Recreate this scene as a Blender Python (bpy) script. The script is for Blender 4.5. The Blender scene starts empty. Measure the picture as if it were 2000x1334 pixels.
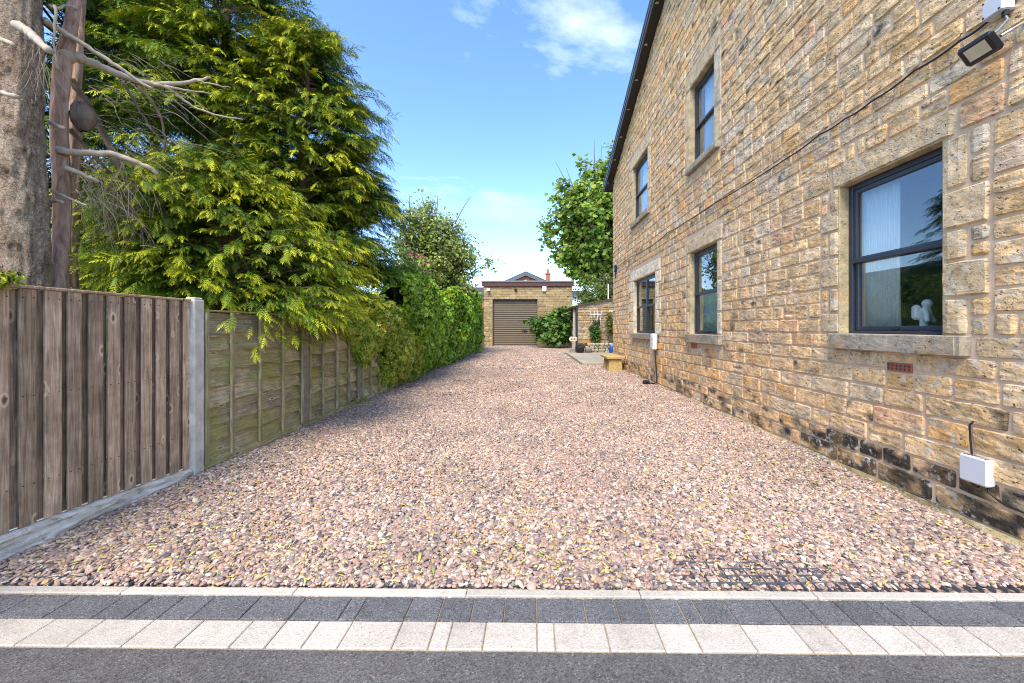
import bpy, math, random
import numpy as np
from mathutils import Vector, Matrix

# ------------------------------------------------------------------ camera, world, sun, exposure
sc = bpy.context.scene
col = sc.collection
PI = math.pi
F, CX, HY, CH = 757.0, 1033.0, 640.0, 1.41          # focal (px of a 2000 px wide frame), vanishing point, eye height


def at(px, py, y):
    """world point at depth y seen at photo pixel (px, py)"""
    return Vector(((px - CX) * y / F, y, CH - (py - HY) * y / F))


cam_d = bpy.data.cameras.new('camera')
cam = bpy.data.objects.new('camera', cam_d)
col.objects.link(cam)
cam.location = (0, 0, CH)
cam.rotation_euler = (PI / 2, 0, 0)
cam_d.sensor_width = 36
cam_d.lens = F / 2000 * 36
cam_d.shift_x = -(CX - 1000) / 2000
cam_d.shift_y = -(667 - HY) / 2000
cam_d.clip_start = 0.02
cam_d.clip_end = 2000
sc.camera = cam

SUN_EL, SUN_AZ = math.radians(54), math.radians(197)      # azimuth clockwise from +Y
sun_vec = Vector((math.sin(SUN_AZ) * math.cos(SUN_EL), math.cos(SUN_AZ) * math.cos(SUN_EL), math.sin(SUN_EL)))
sd = bpy.data.lights.new('sun', 'SUN')
sd.energy = 1.5
sd.angle = math.radians(28)
sd.color = (1.0, 0.88, 0.72)
so = bpy.data.objects.new('sun', sd)
so.rotation_euler = sun_vec.to_track_quat('Z', 'Y').to_euler()
so.location = (0, -5, 20)
col.objects.link(so)

sc.view_settings.view_transform = 'Standard'
sc.view_settings.look = 'None'
sc.view_settings.gamma = 1
sc.view_settings.use_curve_mapping = False
sc.view_settings.exposure = 2.06
sc.render.engine = 'CYCLES'
sc.cycles.use_denoising = True
sc.cycles.denoising_prefilter = 'NONE'
sc.cycles.filter_width = 1.05
sc.cycles.max_bounces = 6
sc.cycles.diffuse_bounces = 3
sc.cycles.transparent_max_bounces = 8


class G:
    """tiny node-graph helper: g('ShaderNodeX', prop=..., **{'Input Name': value or socket}) -> node"""

    def __init__(s, nt):
        s.nt = nt

    def __call__(s, typ, props=None, **ins):
        n = s.nt.nodes.new(typ)
        for k, v in (props or {}).items():
            setattr(n, k, v)
        for k, v in ins.items():
            key = int(k[1:]) if k[0] == '_' and k[1:].isdigit() else k.replace('_', ' ')
            inp = n.inputs[key]
            if isinstance(v, bpy.types.NodeSocket):
                s.nt.links.new(v, inp)
            else:
                inp.default_value = v
        return n

    def link(s, a, b):
        s.nt.links.new(a, b)

    def math(s, op, a, b=0.0, c=None, clamp=False):
        kw = {'_0': a, '_1': b}
        if c is not None:
            kw['_2'] = c
        return s('ShaderNodeMath', {'operation': op, 'use_clamp': clamp}, **kw).outputs[0]

    def mix(s, f, a, b, blend='MIX'):
        n = s.nt.nodes.new('ShaderNodeMix')
        n.data_type = 'RGBA'
        n.blend_type = blend
        for inp, v in ((n.inputs[0], f), (n.inputs[6], a), (n.inputs[7], b)):
            if isinstance(v, bpy.types.NodeSocket):
                s.nt.links.new(v, inp)
            elif inp.type == 'RGBA':
                inp.default_value = (*v[:3], 1)
            else:
                inp.default_value = v
        return n.outputs[2]

    def ramp(s, f, stops, interp='LINEAR'):
        n = s.nt.nodes.new('ShaderNodeValToRGB')
        n.color_ramp.interpolation = interp
        el = n.color_ramp.elements
        while len(el) < len(stops):
            el.new(0.5)
        for e, (p, c) in zip(el, stops):
            e.position = p
            e.color = (*c, 1) if isinstance(c, (tuple, list)) else (c, c, c, 1)
        s.nt.links.new(f, n.inputs[0])
        return n.outputs[0]

    def noise(s, vec, scale, detail=4, rough=0.55, dist=0.0):
        n = s('ShaderNodeTexNoise', Scale=scale, Detail=detail, Roughness=rough, Distortion=dist)
        if vec is not None:
            s.link(vec, n.inputs['Vector'])
        return n.outputs[0]

    def scaled(s, vec, sx, sy, sz):
        return s('ShaderNodeMapping', Vector=vec, Scale=(sx, sy, sz)).outputs[0]


world = bpy.data.worlds.new('World')
sc.world = world
world.use_nodes = True
wg = G(world.node_tree)
world.node_tree.nodes.clear()
sky = wg('ShaderNodeTexSky', {'sky_type': 'NISHITA', 'sun_disc': False, 'sun_elevation': SUN_EL, 'sun_rotation': SUN_AZ,
                              'air_density': 0.9, 'dust_density': 0.3, 'ozone_density': 2.2})
hs = wg('ShaderNodeHueSaturation', Hue=0.504, Saturation=1.14, Value=1.0, Color=sky.outputs[0]).outputs[0]
wdir = wg('ShaderNodeTexCoord').outputs['Generated']
sep = wg('ShaderNodeSeparateXYZ', Vector=wdir)
zz = wg.math('MAXIMUM', wg.math('ADD', sep.outputs[2], 0.12), 0.05)
cpl = wg('ShaderNodeCombineXYZ', X=wg.math('DIVIDE', sep.outputs[0], zz), Y=wg.math('DIVIDE', sep.outputs[1], zz), Z=0.0).outputs[0]
cpl = wg('ShaderNodeMapping', Vector=cpl, Location=(13.6, 7.2, 0), Rotation=(0, 0, 0.5), Scale=(0.75, 1.15, 1)).outputs[0]
cn = wg.noise(cpl, 1.1, 9, 0.6, 0.7)
cm = wg.ramp(cn, [(0.55, 0.0), (0.70, 0.26), (0.84, 0.7)])
low = wg.math('MULTIPLY', wg.math('SUBTRACT', sep.outputs[2], 0.22), 4.5, clamp=True)
skyc = wg.mix(wg.math('MULTIPLY', wg.math('MULTIPLY', cm, low), 0.8), hs, (8.2, 8.2, 8.2))
bg = wg('ShaderNodeBackground', Color=skyc, Strength=0.115)
wo = wg('ShaderNodeOutputWorld')
wg.link(bg.outputs[0], wo.inputs[0])

# ------------------------------------------------------------------ numeric helpers
rnd = random.Random(11)
rng = np.random.default_rng(5)


def vnoise(p, seed=0):
    p = np.asarray(p, float)
    i = np.floor(p).astype(np.int64)
    f = p - i
    f = f * f * (3 - 2 * f)

    def h(ix, iy, iz):
        n = (ix * 374761393 + iy * 668265263 + iz * 2147483647 + seed * 1274126177) & 0xffffffff
        n = ((n ^ (n >> 13)) * 1274126177) & 0xffffffff
        n = (n ^ (n >> 16)) & 0xffffffff
        return n / 4294967295.0
    x, y, z = i[:, 0], i[:, 1], i[:, 2]
    fx, fy, fz = f[:, 0], f[:, 1], f[:, 2]
    r = 0
    for dx in (0, 1):
        for dy in (0, 1):
            for dz in (0, 1):
                r = r + h(x + dx, y + dy, z + dz) * (fx if dx else 1 - fx) * (fy if dy else 1 - fy) * (fz if dz else 1 - fz)
    return r * 2 - 1


def fbm(p, seed=0, oct=3):
    p = np.asarray(p, float)
    r, a = 0, 1.0
    for k in range(oct):
        r = r + a * vnoise(p * 2 ** k, seed + k * 17)
        a *= 0.5
    return r


def rotm(yaw, pitch, roll):
    """batch of frames: local Y points along (yaw, pitch); yaw counter-clockwise from +X"""
    yaw, pitch, roll = map(np.asarray, (yaw, pitch, roll))
    cy, sy, cp, sp = np.cos(yaw), np.sin(yaw), np.cos(pitch), np.sin(pitch)
    d = np.stack([cy * cp, sy * cp, sp], -1)
    s = np.stack([sy, -cy, np.zeros_like(cy)], -1)
    u = np.cross(s, d)
    cr, sr = np.cos(roll)[:, None], np.sin(roll)[:, None]
    s2 = s * cr + u * sr
    u2 = -s * sr + u * cr
    return np.stack([s2, d, u2], -1)          # columns: local x, y, z


# ------------------------------------------------------------------ mesh building
class MB:
    def __init__(s):
        s.v, s.f, s.c, s.n = [], [], [], 0

    def add(s, v, f, c=None):
        v = np.asarray(v, float).reshape(-1, 3)
        s.v.append(v)
        s.f.extend([tuple(int(i) + s.n for i in q) for q in f])
        if c is None:
            c = (1, 1, 1)
        c = np.asarray(c, float)
        if c.ndim == 1:
            c = np.tile(c[:3], (len(v), 1))
        s.c.append(c[:, :3])
        s.n += len(v)
        return s

    def box(s, x0, x1, y0, y1, z0, z1, ch=0.0, c=None, M=None):
        lo, hi = np.array([min(x0, x1), min(y0, y1), min(z0, z1)]), np.array([max(x0, x1), max(y0, y1), max(z0, z1)])
        ch = min(ch, 0.45 * (hi - lo).min())
        if ch <= 0:
            v = np.array([[(lo, hi)[i][0], (lo, hi)[j][1], (lo, hi)[k][2]] for i in (0, 1) for j in (0, 1) for k in (0, 1)])
            f = [(0, 1, 3, 2), (4, 6, 7, 5), (0, 4, 5, 1), (2, 3, 7, 6), (0, 2, 6, 4), (1, 5, 7, 3)]
        else:
            v, idx = [], {}
            for i in (0, 1):
                for j in (0, 1):
                    for k in (0, 1):
                        b = (i, j, k)
                        p = np.array([(lo, hi)[b[a]][a] for a in range(3)])
                        inn = np.array([ch if b[a] == 0 else -ch for a in range(3)])
                        for a in range(3):
                            q = p + inn
                            q[a] = p[a]
                            idx[(b, a)] = len(v)
                            v.append(q)
            v = np.array(v)
            f = []
            for a in range(3):
                o1, o2 = [t for t in range(3) if t != a]
                for sd_ in (0, 1):
                    q = []
                    for (m, n) in ((0, 0), (1, 0), (1, 1), (0, 1)):
                        b = [0, 0, 0]
                        b[a], b[o1], b[o2] = sd_, m, n
                        q.append(idx[(tuple(b), a)])
                    f.append(tuple(q))
                for m in (0, 1):                       # edge chamfers running along axis a
                    for n in (0, 1):
                        b0, b1 = [0, 0, 0], [0, 0, 0]
                        b0[a], b0[o1], b0[o2] = 0, m, n
                        b1[a], b1[o1], b1[o2] = 1, m, n
                        b0, b1 = tuple(b0), tuple(b1)
                        f.append((idx[(b0, o1)], idx[(b1, o1)], idx[(b1, o2)], idx[(b0, o2)]))
            for i in (0, 1):
                for j in (0, 1):
                    for k in (0, 1):
                        f.append(tuple(idx[((i, j, k), a)] for a in range(3)))
            # orient outward
            cen = (lo + hi) / 2
            g = []
            for q in f:
                a_, b_, c_ = v[q[0]], v[q[1]], v[q[2]]
                nrm = np.cross(b_ - a_, c_ - a_)
                g.append(q if np.dot(nrm, v[list(q)].mean(0) - cen) > 0 else q[::-1])
            f = g
        if M is not None:
            v = np.array([tuple(M @ Vector(p)) for p in v])
        return s.add(v, f, c)

    def tube(s, pts, radii, seg=8, c=None, cap=True):
        pts = np.asarray([tuple(p) for p in pts], float)
        n = len(pts)
        if np.isscalar(radii):
            radii = [radii] * n
        t = np.gradient(pts, axis=0)
        t /= np.linalg.norm(t, axis=1)[:, None] + 1e-9
        ref = np.array([0, 0, 1.0]) if abs(t[0][2]) < 0.9 else np.array([1.0, 0, 0])
        v = []
        u = np.cross(t[0], ref)
        for i in range(n):
            u = u - t[i] * np.dot(u, t[i])
            u /= np.linalg.norm(u) + 1e-9
            w = np.cross(t[i], u)
            for k in range(seg):
                a = 2 * PI * k / seg
                v.append(pts[i] + radii[i] * (math.cos(a) * u + math.sin(a) * w))
        f = []
        for i in range(n - 1):
            for k in range(seg):
                k2 = (k + 1) % seg
                f.append((i * seg + k, i * seg + k2, (i + 1) * seg + k2, (i + 1) * seg + k))
        if cap:
            f.append(tuple(range(seg))[::-1])
            f.append(tuple((n - 1) * seg + k for k in range(seg)))
        return s.add(v, f, c)

    def lathe(s, cx, cy, prof, seg=20, c=None):
        v = [(cx + r * math.cos(2 * PI * k / seg), cy + r * math.sin(2 * PI * k / seg), z) for r, z in prof for k in range(seg)]
        f = []
        for i in range(len(prof) - 1):
            for k in range(seg):
                k2 = (k + 1) % seg
                f.append((i * seg + k, i * seg + k2, (i + 1) * seg + k2, (i + 1) * seg + k))
        f.append(tuple(range(seg))[::-1])
        f.append(tuple((len(prof) - 1) * seg + k for k in range(seg)))
        return s.add(v, f, c)

    def prism(s, poly, axis, a0, a1, c=None):
        """extrude a 2D polygon along axis ('x': poly in (y,z); 'y': poly in (x,z); 'z': poly in (x,y))"""
        def p3(p, a):
            return {'x': (a, p[0], p[1]), 'y': (p[0], a, p[1]), 'z': (p[0], p[1], a)}[axis]
        n = len(poly)
        v = [p3(p, a0) for p in poly] + [p3(p, a1) for p in poly]
        f = [tuple(range(n))[::-1], tuple(range(n, 2 * n))] + [(i, (i + 1) % n, n + (i + 1) % n, n + i) for i in range(n)]
        return s.add(v, f, c)


ORI = {}


def mesh_from(name, v, f, c=None, smooth=False, mats=()):
    me = bpy.data.meshes.new(name)
    if isinstance(f, np.ndarray):                      # fast path: triangles
        nt = len(f)
        me.vertices.add(len(v))
        me.vertices.foreach_set('co', np.ascontiguousarray(v, np.float32).ravel())
        me.loops.add(nt * 3)
        me.loops.foreach_set('vertex_index', np.ascontiguousarray(f, np.int32).ravel())
        me.polygons.add(nt)
        me.polygons.foreach_set('loop_start', np.arange(0, nt * 3, 3, dtype=np.int32))
        me.update(calc_edges=True)
    else:
        me.from_pydata([tuple(p) for p in v], [], f)
    if c is not None:
        at_ = me.attributes.new('tint', 'FLOAT_COLOR', 'POINT')
        at_.data.foreach_set('color', np.concatenate([np.asarray(c), np.ones((len(v), 1))], 1).astype(np.float32).ravel())
    me.polygons.foreach_set('use_smooth', np.full(len(me.polygons), smooth))
    for m in mats:
        me.materials.append(m)
    me.update()
    return me


def link(o, parent=None):
    col.objects.link(o)
    if parent is not None:
        o.parent = parent
    return o


def obj(name, mb, mat, parent=None, origin=None, smooth=False):
    """link an MB (authored in world coordinates) as one object; children share their root's origin"""
    v = np.concatenate(mb.v)
    c = np.concatenate(mb.c)
    if parent is not None:
        L = ORI.get(parent.name, (0, 0, 0))
    elif origin is None:
        L = ((v[:, 0].min() + v[:, 0].max()) / 2, (v[:, 1].min() + v[:, 1].max()) / 2, v[:, 2].min())
    else:
        L = origin
    o = bpy.data.objects.new(name, mesh_from(name, v - np.array(L), mb.f, c, smooth, (mat,)))
    if parent is None:
        o.location = L
    link(o, parent)
    ORI[o.name] = tuple(L)
    return o


def tri_obj(name, v, f, c, mat, parent=None, smooth=False, origin=(0, 0, 0)):
    L = ORI.get(parent.name, (0, 0, 0)) if parent is not None else origin
    o = bpy.data.objects.new(name, mesh_from(name, v - np.array(L), f, c, smooth, (mat,)))
    if parent is None:
        o.location = L
    link(o, parent)
    ORI[o.name] = tuple(L)
    return o


def tag(o, label=None, cat=None, group=None, kind=None):
    for k, v in (('label', label), ('category', cat), ('group', group), ('kind', kind)):
        if v:
            o[k] = v
    return o


def thing(name, label, cat, loc, group=None):
    o = bpy.data.objects.new(name, None)
    o.empty_display_size = 0.1
    o.location = loc
    link(o)
    ORI[o.name] = tuple(loc)
    return tag(o, label, cat, group)


# ------------------------------------------------------------------ materials
def newmat(name):
    m = bpy.data.materials.new(name)
    m.use_nodes = True
    m.node_tree.nodes.clear()
    return m, G(m.node_tree)


def finish(g, color, rough=0.8, bump=None, bump_d=0.01, bump_s=0.6, metallic=0.0, spec=0.5, shader=None):
    p = g('ShaderNodeBsdfPrincipled', Roughness=rough, Metallic=metallic)
    p.inputs['Specular IOR Level'].default_value = spec
    if isinstance(color, bpy.types.NodeSocket):
        g.link(color, p.inputs['Base Color'])
    else:
        p.inputs['Base Color'].default_value = (*color[:3], 1)
    if bump is not None:
        b = g('ShaderNodeBump', Strength=bump_s, Distance=bump_d, Height=bump)
        g.link(b.outputs[0], p.inputs['Normal'])
    o = g('ShaderNodeOutputMaterial')
    g.link(p.outputs[0], o.inputs[0])
    return p, o


def plain(name, color, rough=0.6, metallic=0.0, var=0.12, scale=9.0, spec=0.5, bump=0.0):
    m, g = newmat(name)
    pos = g('ShaderNodeNewGeometry').outputs['Position']
    n = g.noise(pos, scale, 5)
    f = g.ramp(n, [(0.3, 1 - var), (0.7, 1 + var)])
    c = g.mix(1.0, color, f, 'MULTIPLY')
    finish(g, c, rough, n if bump else None, 0.01, bump, metallic, spec)
    return m


def stone_material(name, lichen=0.5, warm=1.0, bump_d=0.022):
    m, g = newmat(name)
    pos = g('ShaderNodeNewGeometry').outputs['Position']
    tint = g('ShaderNodeAttribute', {'attribute_name': 'tint'}).outputs['Color']
    n1 = g.noise(pos, 7, 6, 0.65)
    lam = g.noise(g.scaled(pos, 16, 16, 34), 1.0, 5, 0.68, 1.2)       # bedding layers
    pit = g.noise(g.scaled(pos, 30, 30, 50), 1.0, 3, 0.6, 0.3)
    c = g.mix(1.0, tint, g.ramp(n1, [(0.30, 0.6), (0.5, 1.05), (0.7, 1.45)]), 'MULTIPLY')
    och = g.ramp(g.noise(pos, 3.1, 5, 0.6), [(0.5, 0.0), (0.72, 1.0)])
    c = g.mix(g.math('MULTIPLY', och, 0.5), c, (0.40, 0.235, 0.085))
    c = g.mix(1.0, c, g.ramp(lam, [(0.30, 0.6), (0.39, 1.02), (0.66, 1.2)]), 'MULTIPLY')  # low bedding painted darker as crevice shade
    # pits painted near black: crevice shade put into the stone colour
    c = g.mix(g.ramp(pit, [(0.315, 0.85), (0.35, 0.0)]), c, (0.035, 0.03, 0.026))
    ln = g.noise(pos, 13, 7, 0.72)
    lmask = g.ramp(ln, [(0.53, 0.0), (0.60, 1.0)])
    big = g.ramp(g.noise(pos, 1.1, 3), [(0.40, 0.0), (0.66, 1.0)])
    lm = g.math('MULTIPLY', g.math('MULTIPLY', lmask, big), lichen)
    c = g.mix(lm, c, (0.60, 0.57, 0.50))
    h = g.math('ADD', g.math('MULTIPLY', lam, 0.75), g.math('ADD', g.math('MULTIPLY', g.ramp(pit, [(0.30, 0.0), (0.46, 1.0)]), 0.6), g.math('MULTIPLY', n1, 0.6)))
    finish(g, c, 0.92, h, bump_d, 0.9, spec=0.2)
    return m


M = {}
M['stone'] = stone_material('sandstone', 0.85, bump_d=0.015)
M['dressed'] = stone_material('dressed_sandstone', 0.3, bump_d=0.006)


def build_simple_mats():
    m, g = newmat('mortar')
    pos = g('ShaderNodeNewGeometry').outputs['Position']
    n = g.noise(pos, 30, 5)
    c = g.ramp(g.noise(pos, 2.2, 5), [(0.3, (0.55, 0.39, 0.25)), (0.7, (0.68, 0.50, 0.34))])
    finish(g, c, 0.95, n, 0.008, 0.7, spec=0.15)
    M['mortar'] = m

    def wood(name, c0, c1, green=None, axis='z', gscale=0.5):
        m, g = newmat(name)
        pos = g('ShaderNodeNewGeometry').outputs['Position']
        info = g('ShaderNodeObjectInfo').outputs['Random']
        off = g('ShaderNodeCombineXYZ', X=g.math('MULTIPLY', info, 31.0), Y=g.math('MULTIPLY', info, 17.0), Z=g.math('MULTIPLY', info, 23.0)).outputs[0]
        p2 = g('ShaderNodeVectorMath', {'operation': 'ADD'}, _0=pos, _1=off).outputs[0]
        s = {'z': (60, 60, 2.6), 'y': (60, 3.0, 60)}[axis]
        gr = g.noise(g.scaled(p2, *s), 1.0, 6, 0.62, 1.2)
        c = g.ramp(gr, [(0.26, tuple(v * 0.5 for v in c0)), (0.44, c0), (0.66, c1)])
        blot = g.noise(p2, 6, 5, 0.6)
        c = g.mix(1.0, c, g.ramp(blot, [(0.3, 0.68), (0.7, 1.28)]), 'MULTIPLY')
        c = g.mix(1.0, c, g.ramp(info, [(0.0, 0.72), (1.0, 1.25)]), 'MULTIPLY')
        k = g('ShaderNodeTexVoronoi', {'feature': 'F1'}, Scale=1.0, Vector=g.scaled(p2, 9 if axis == 'z' else 16, 9 if axis == 'z' else 3.4, 4.2 if axis == 'z' else 9)).outputs['Distance']
        c = g.mix(g.ramp(k, [(0.05, 0.75), (0.13, 0.0)]), c, (0.05, 0.032, 0.02))
        kr = g.ramp(k, [(0.10, 0.0), (0.16, 0.45), (0.22, 0.0)])
        c = g.mix(kr, c, tuple(min(1, v * 1.7) for v in c1))
        if green:
            gm = g.ramp(g.noise(p2, 1.7, 4, 0.6), [(0.40, 0.0), (0.66, 0.8)])
            c = g.mix(gm, c, g.mix(1.0, green, g.ramp(gr, [(0.25, 0.55), (0.7, 1.2)]), 'MULTIPLY'))
        finish(g, c, 0.88, g.math('ADD', gr, g.math('MULTIPLY', k, 0.2)), 0.006, 0.55, spec=0.2)
        M[name] = m
    wood('brown_boards', (0.37, 0.25, 0.155), (0.60, 0.44, 0.30))
    wood('back_boards', (0.23, 0.15, 0.092), (0.40, 0.275, 0.18))  # darker, redder tone of the same wood for the set-back boards
    wood('weathered_slats', (0.34, 0.275, 0.165), (0.56, 0.47, 0.31), (0.34, 0.325, 0.075), 'y')
    wood('weathered_battens', (0.30, 0.25, 0.145), (0.47, 0.39, 0.25), (0.28, 0.27, 0.09), 'z')

    m, g = newmat('concrete')
    pos = g('ShaderNodeNewGeometry').outputs['Position']
    n = g.noise(pos, 9, 6)
    pit = g('ShaderNodeTexVoronoi', Scale=55.0, Vector=pos).outputs['Distance']
    c = g.ramp(n, [(0.3, (0.44, 0.40, 0.335)), (0.7, (0.66, 0.61, 0.52))])
    c = g.mix(g.ramp(pit, [(0.06, 0.7), (0.16, 0.0)]), c, (0.14, 0.13, 0.12))
    finish(g, c, 0.9, g.math('ADD', n, pit), 0.004, 0.5, spec=0.2)
    M['concrete'] = m

    m, g = newmat('rock_faced_concrete')
    pos = g('ShaderNodeNewGeometry').outputs['Position']
    n = g.noise(g.scaled(pos, 1, 9, 26), 1.0, 6, 0.6, 0.8)
    c = g.ramp(n, [(0.3, (0.25, 0.20, 0.14)), (0.44, (0.56, 0.50, 0.405)), (0.7, (0.74, 0.69, 0.59))])
    finish(g, c, 0.92, n, 0.02, 0.9, spec=0.2)
    M['rock_concrete'] = m

    m, g = newmat('old_concrete_post')
    pos = g('ShaderNodeNewGeometry').outputs['Position']
    n = g.noise(pos, 12, 6)
    c = g.ramp(n, [(0.3, (0.185, 0.15, 0.11)), (0.7, (0.34, 0.285, 0.22))])
    c = g.mix(g.ramp(g.noise(pos, 2.5, 3), [(0.45, 0.0), (0.7, 0.5)]), c, (0.2, 0.2, 0.1))
    finish(g, c, 0.92, n, 0.006, 0.6, spec=0.2)
    M['old_post'] = m

    def speck(name, base, lo, hi, scale, rough=0.85, patch=0.14, dark=None, bd=0.004):
        m, g = newmat(name)
        pos = g('ShaderNodeNewGeometry').outputs['Position']
        info = g('ShaderNodeObjectInfo').outputs['Random']
        v = g('ShaderNodeTexVoronoi', Scale=scale, Vector=pos)
        r = g('ShaderNodeSeparateColor', Color=v.outputs['Color']).outputs[0]
        c = g.ramp(r, [(0.0, lo), (0.55, base), (0.9, base), (1.0, hi)])
        big = g.noise(pos, 1.6, 6, 0.6)
        c = g.mix(1.0, c, g.ramp(big, [(0.3, 1 - patch), (0.7, 1 + patch)]), 'MULTIPLY')
        c = g.mix(1.0, c, g.ramp(info, [(0.0, 0.88), (1.0, 1.1)]), 'MULTIPLY')
        c = g.mix(1.0, c, g.ramp(g.noise(pos, 8, 6, 0.7), [(0.32, 0.82), (0.48, 1.0), (0.7, 1.05)]), 'MULTIPLY')
        fine = g.noise(pos, scale * 0.45, 4, 0.7)
        if dark:
            c = g.mix(g.ramp(g.noise(pos, 70, 2), [(0.70, 0.0), (0.76, 0.85)]), c, dark)
        finish(g, c, rough, g.math('ADD', g.math('MULTIPLY', v.outputs['Distance'], 0.6), fine), bd, 0.6, spec=0.3)
        M[name] = m
    speck('asphalt', (0.135, 0.126, 0.116), (0.06, 0.058, 0.056), (0.23, 0.22, 0.21), 170, 0.9, 0.2, bd=0.006)
    speck('dark_block', (0.132, 0.132, 0.132), (0.045, 0.046, 0.048), (0.26, 0.255, 0.245), 230, 0.85)
    speck('light_block', (0.50, 0.45, 0.37), (0.37, 0.33, 0.275), (0.60, 0.55, 0.465), 200, 0.85, 0.08, dark=(0.10, 0.08, 0.07))
    speck('kerb_strip', (0.50, 0.455, 0.375), (0.41, 0.37, 0.30), (0.58, 0.53, 0.45), 160, 0.9, 0.1)
    speck('paving_slab', (0.36, 0.315, 0.23), (0.28, 0.24, 0.17), (0.44, 0.39, 0.3), 60, 0.9, 0.14)
    speck('sand_joint', (0.33, 0.26, 0.16), (0.2, 0.15, 0.09), (0.42, 0.35, 0.23), 240, 0.95, 0.25)
    speck('soil', (0.07, 0.055, 0.035), (0.035, 0.03, 0.02), (0.12, 0.10, 0.06), 30, 0.95, 0.3)

    M['anthracite'] = plain('anthracite_frame', (0.028, 0.036, 0.052), 0.38, var=0.06)
    M['black'] = plain('black_plastic', (0.012, 0.012, 0.013), 0.45, var=0.1)
    M['soffit'] = plain('dark_soffit', (0.022, 0.021, 0.02), 0.55, var=0.08)
    M['fascia'] = plain('grey_fascia', (0.10, 0.11, 0.125), 0.3, var=0.05)
    M['white'] = plain('white_plastic', (0.74, 0.75, 0.75), 0.4, var=0.03)
    M['greybox'] = plain('pale_grey_plastic', (0.58, 0.585, 0.60), 0.45, var=0.03)
    M['steel'] = plain('grey_metal', (0.36, 0.37, 0.39), 0.4, 0.5, var=0.1)
    M['lens'] = plain('lamp_lens', (0.55, 0.48, 0.33), 0.3, var=0.1)
    M['terracotta'] = plain('terracotta', (0.36, 0.10, 0.045), 0.85, var=0.2, scale=20)
    M['sandstone_bench'] = plain('cut_golden_stone', (0.46, 0.32, 0.115), 0.9, var=0.22, scale=14, bump=0.4)
    M['slate'] = plain('slate_roof', (0.05, 0.05, 0.055), 0.7, var=0.2, scale=4)
    M['brownfascia'] = plain('brown_fascia', (0.10, 0.028, 0.022), 0.5, var=0.1)
    M['felt'] = plain('roof_felt_edge', (0.15, 0.17, 0.165), 0.8, var=0.15)
    M['door'] = plain('bronze_roller_door', (0.15, 0.115, 0.072), 0.42, 0.0, var=0.05)
    M['room'] = plain('room_wall', (0.36, 0.34, 0.31), 0.9, var=0.03)
    M['roomyellow'] = plain('yellow_room_wall', (0.60, 0.52, 0.14), 0.9, var=0.03)
    M['blind'] = plain('white_fabric', (0.80, 0.81, 0.80), 0.85, var=0.02)
    M['greenblind'] = plain('mint_fabric', (0.48, 0.60, 0.58), 0.85, var=0.03)
    M['slatblind'] = plain('cream_blind', (0.70, 0.66, 0.50), 0.6, var=0.03)
    M['ceramic'] = plain('white_ceramic', (0.78, 0.79, 0.76), 0.35, var=0.02)
    M['brick'] = plain('red_brick', (0.37, 0.13, 0.06), 0.9, var=0.25, scale=6)
    M['darkbrown'] = plain('dark_brown_wood', (0.10, 0.06, 0.035), 0.7, var=0.2)
    M['blue'] = plain('blue_plastic', (0.02, 0.07, 0.30), 0.4, var=0.05)
    M['yellow'] = plain('yellow_label', (0.75, 0.5, 0.03), 0.5, var=0.02)
    M['green'] = plain('green_plastic', (0.04, 0.28, 0.09), 0.5, var=0.05)
    M['claypot'] = plain('grey_clay_pot', (0.24, 0.21, 0.18), 0.9, var=0.15)
    M['cream'] = plain('cream_petal', (0.75, 0.66, 0.45), 0.7, var=0.08)
    M['magenta'] = plain('magenta_petal', (0.45, 0.02, 0.17), 0.6, var=0.1)
    M['palewood'] = plain('pale_timber', (0.42, 0.35, 0.27), 0.85, var=0.2)
    M['twig'] = plain('dead_twig', (0.40, 0.325, 0.24), 0.9, var=0.25, scale=15)
    M['twigthin'] = plain('thin_dead_twig', (0.23, 0.18, 0.125), 0.9, var=0.3, scale=15)
    M['twigdark'] = plain('dark_bark', (0.16, 0.11, 0.075), 0.9, var=0.25, scale=12)  # darker bark for trunks, limbs, the burl and some dead branches
    M['grid'] = plain('black_gravel_grid', (0.085, 0.09, 0.10), 0.6, var=0.3)
    M['hole_fill'] = plain('dark_recess', (0.05, 0.045, 0.04), 0.95)

    m, g = newmat('window_glass')
    bk = g('ShaderNodeNewGeometry').outputs['Backfacing']
    fr = g('ShaderNodeFresnel', IOR=g.math('ADD', 1.85, g.math('MULTIPLY', bk, 1 / 1.85 - 1.85))).outputs[0]
    tr = g('ShaderNodeBsdfTransparent', Color=(0.86, 0.9, 0.9, 1))
    gl = g('ShaderNodeBsdfGlossy', Roughness=0.0, Color=(0.95, 0.97, 1, 1))
    mx = g('ShaderNodeMixShader', _0=fr, _1=tr.outputs[0], _2=gl.outputs[0])
    o = g('ShaderNodeOutputMaterial')
    g.link(mx.outputs[0], o.inputs[0])
    M['glass'] = m

    def leaf(name, transl=0.28, rough=0.5, spec=0.35, var=0.35):
        m, g = newmat(name)
        tint = g('ShaderNodeAttribute', {'attribute_name': 'tint'}).outputs['Color']
        pos = g('ShaderNodeNewGeometry').outputs['Position']
        c = g.mix(1.0, tint, g.ramp(g.noise(pos, 2.3, 4), [(0.3, 1 - var), (0.7, 1 + var)]), 'MULTIPLY')
        p = g('ShaderNodeBsdfPrincipled', Roughness=rough)
        p.inputs['Specular IOR Level'].default_value = spec
        g.link(c, p.inputs['Base Color'])
        t = g('ShaderNodeBsdfTranslucent', Color=c)
        mx = g('ShaderNodeMixShader', _0=transl, _1=p.outputs[0], _2=t.outputs[0])
        o = g('ShaderNodeOutputMaterial')
        g.link(mx.outputs[0], o.inputs[0])
        M[name] = m
    leaf('conifer_leaf', 0.13, 0.6, 0.2, 0.35)
    leaf('broad_leaf', 0.38, 0.5, 0.3, 0.25)

    m, g = newmat('bark')
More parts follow.
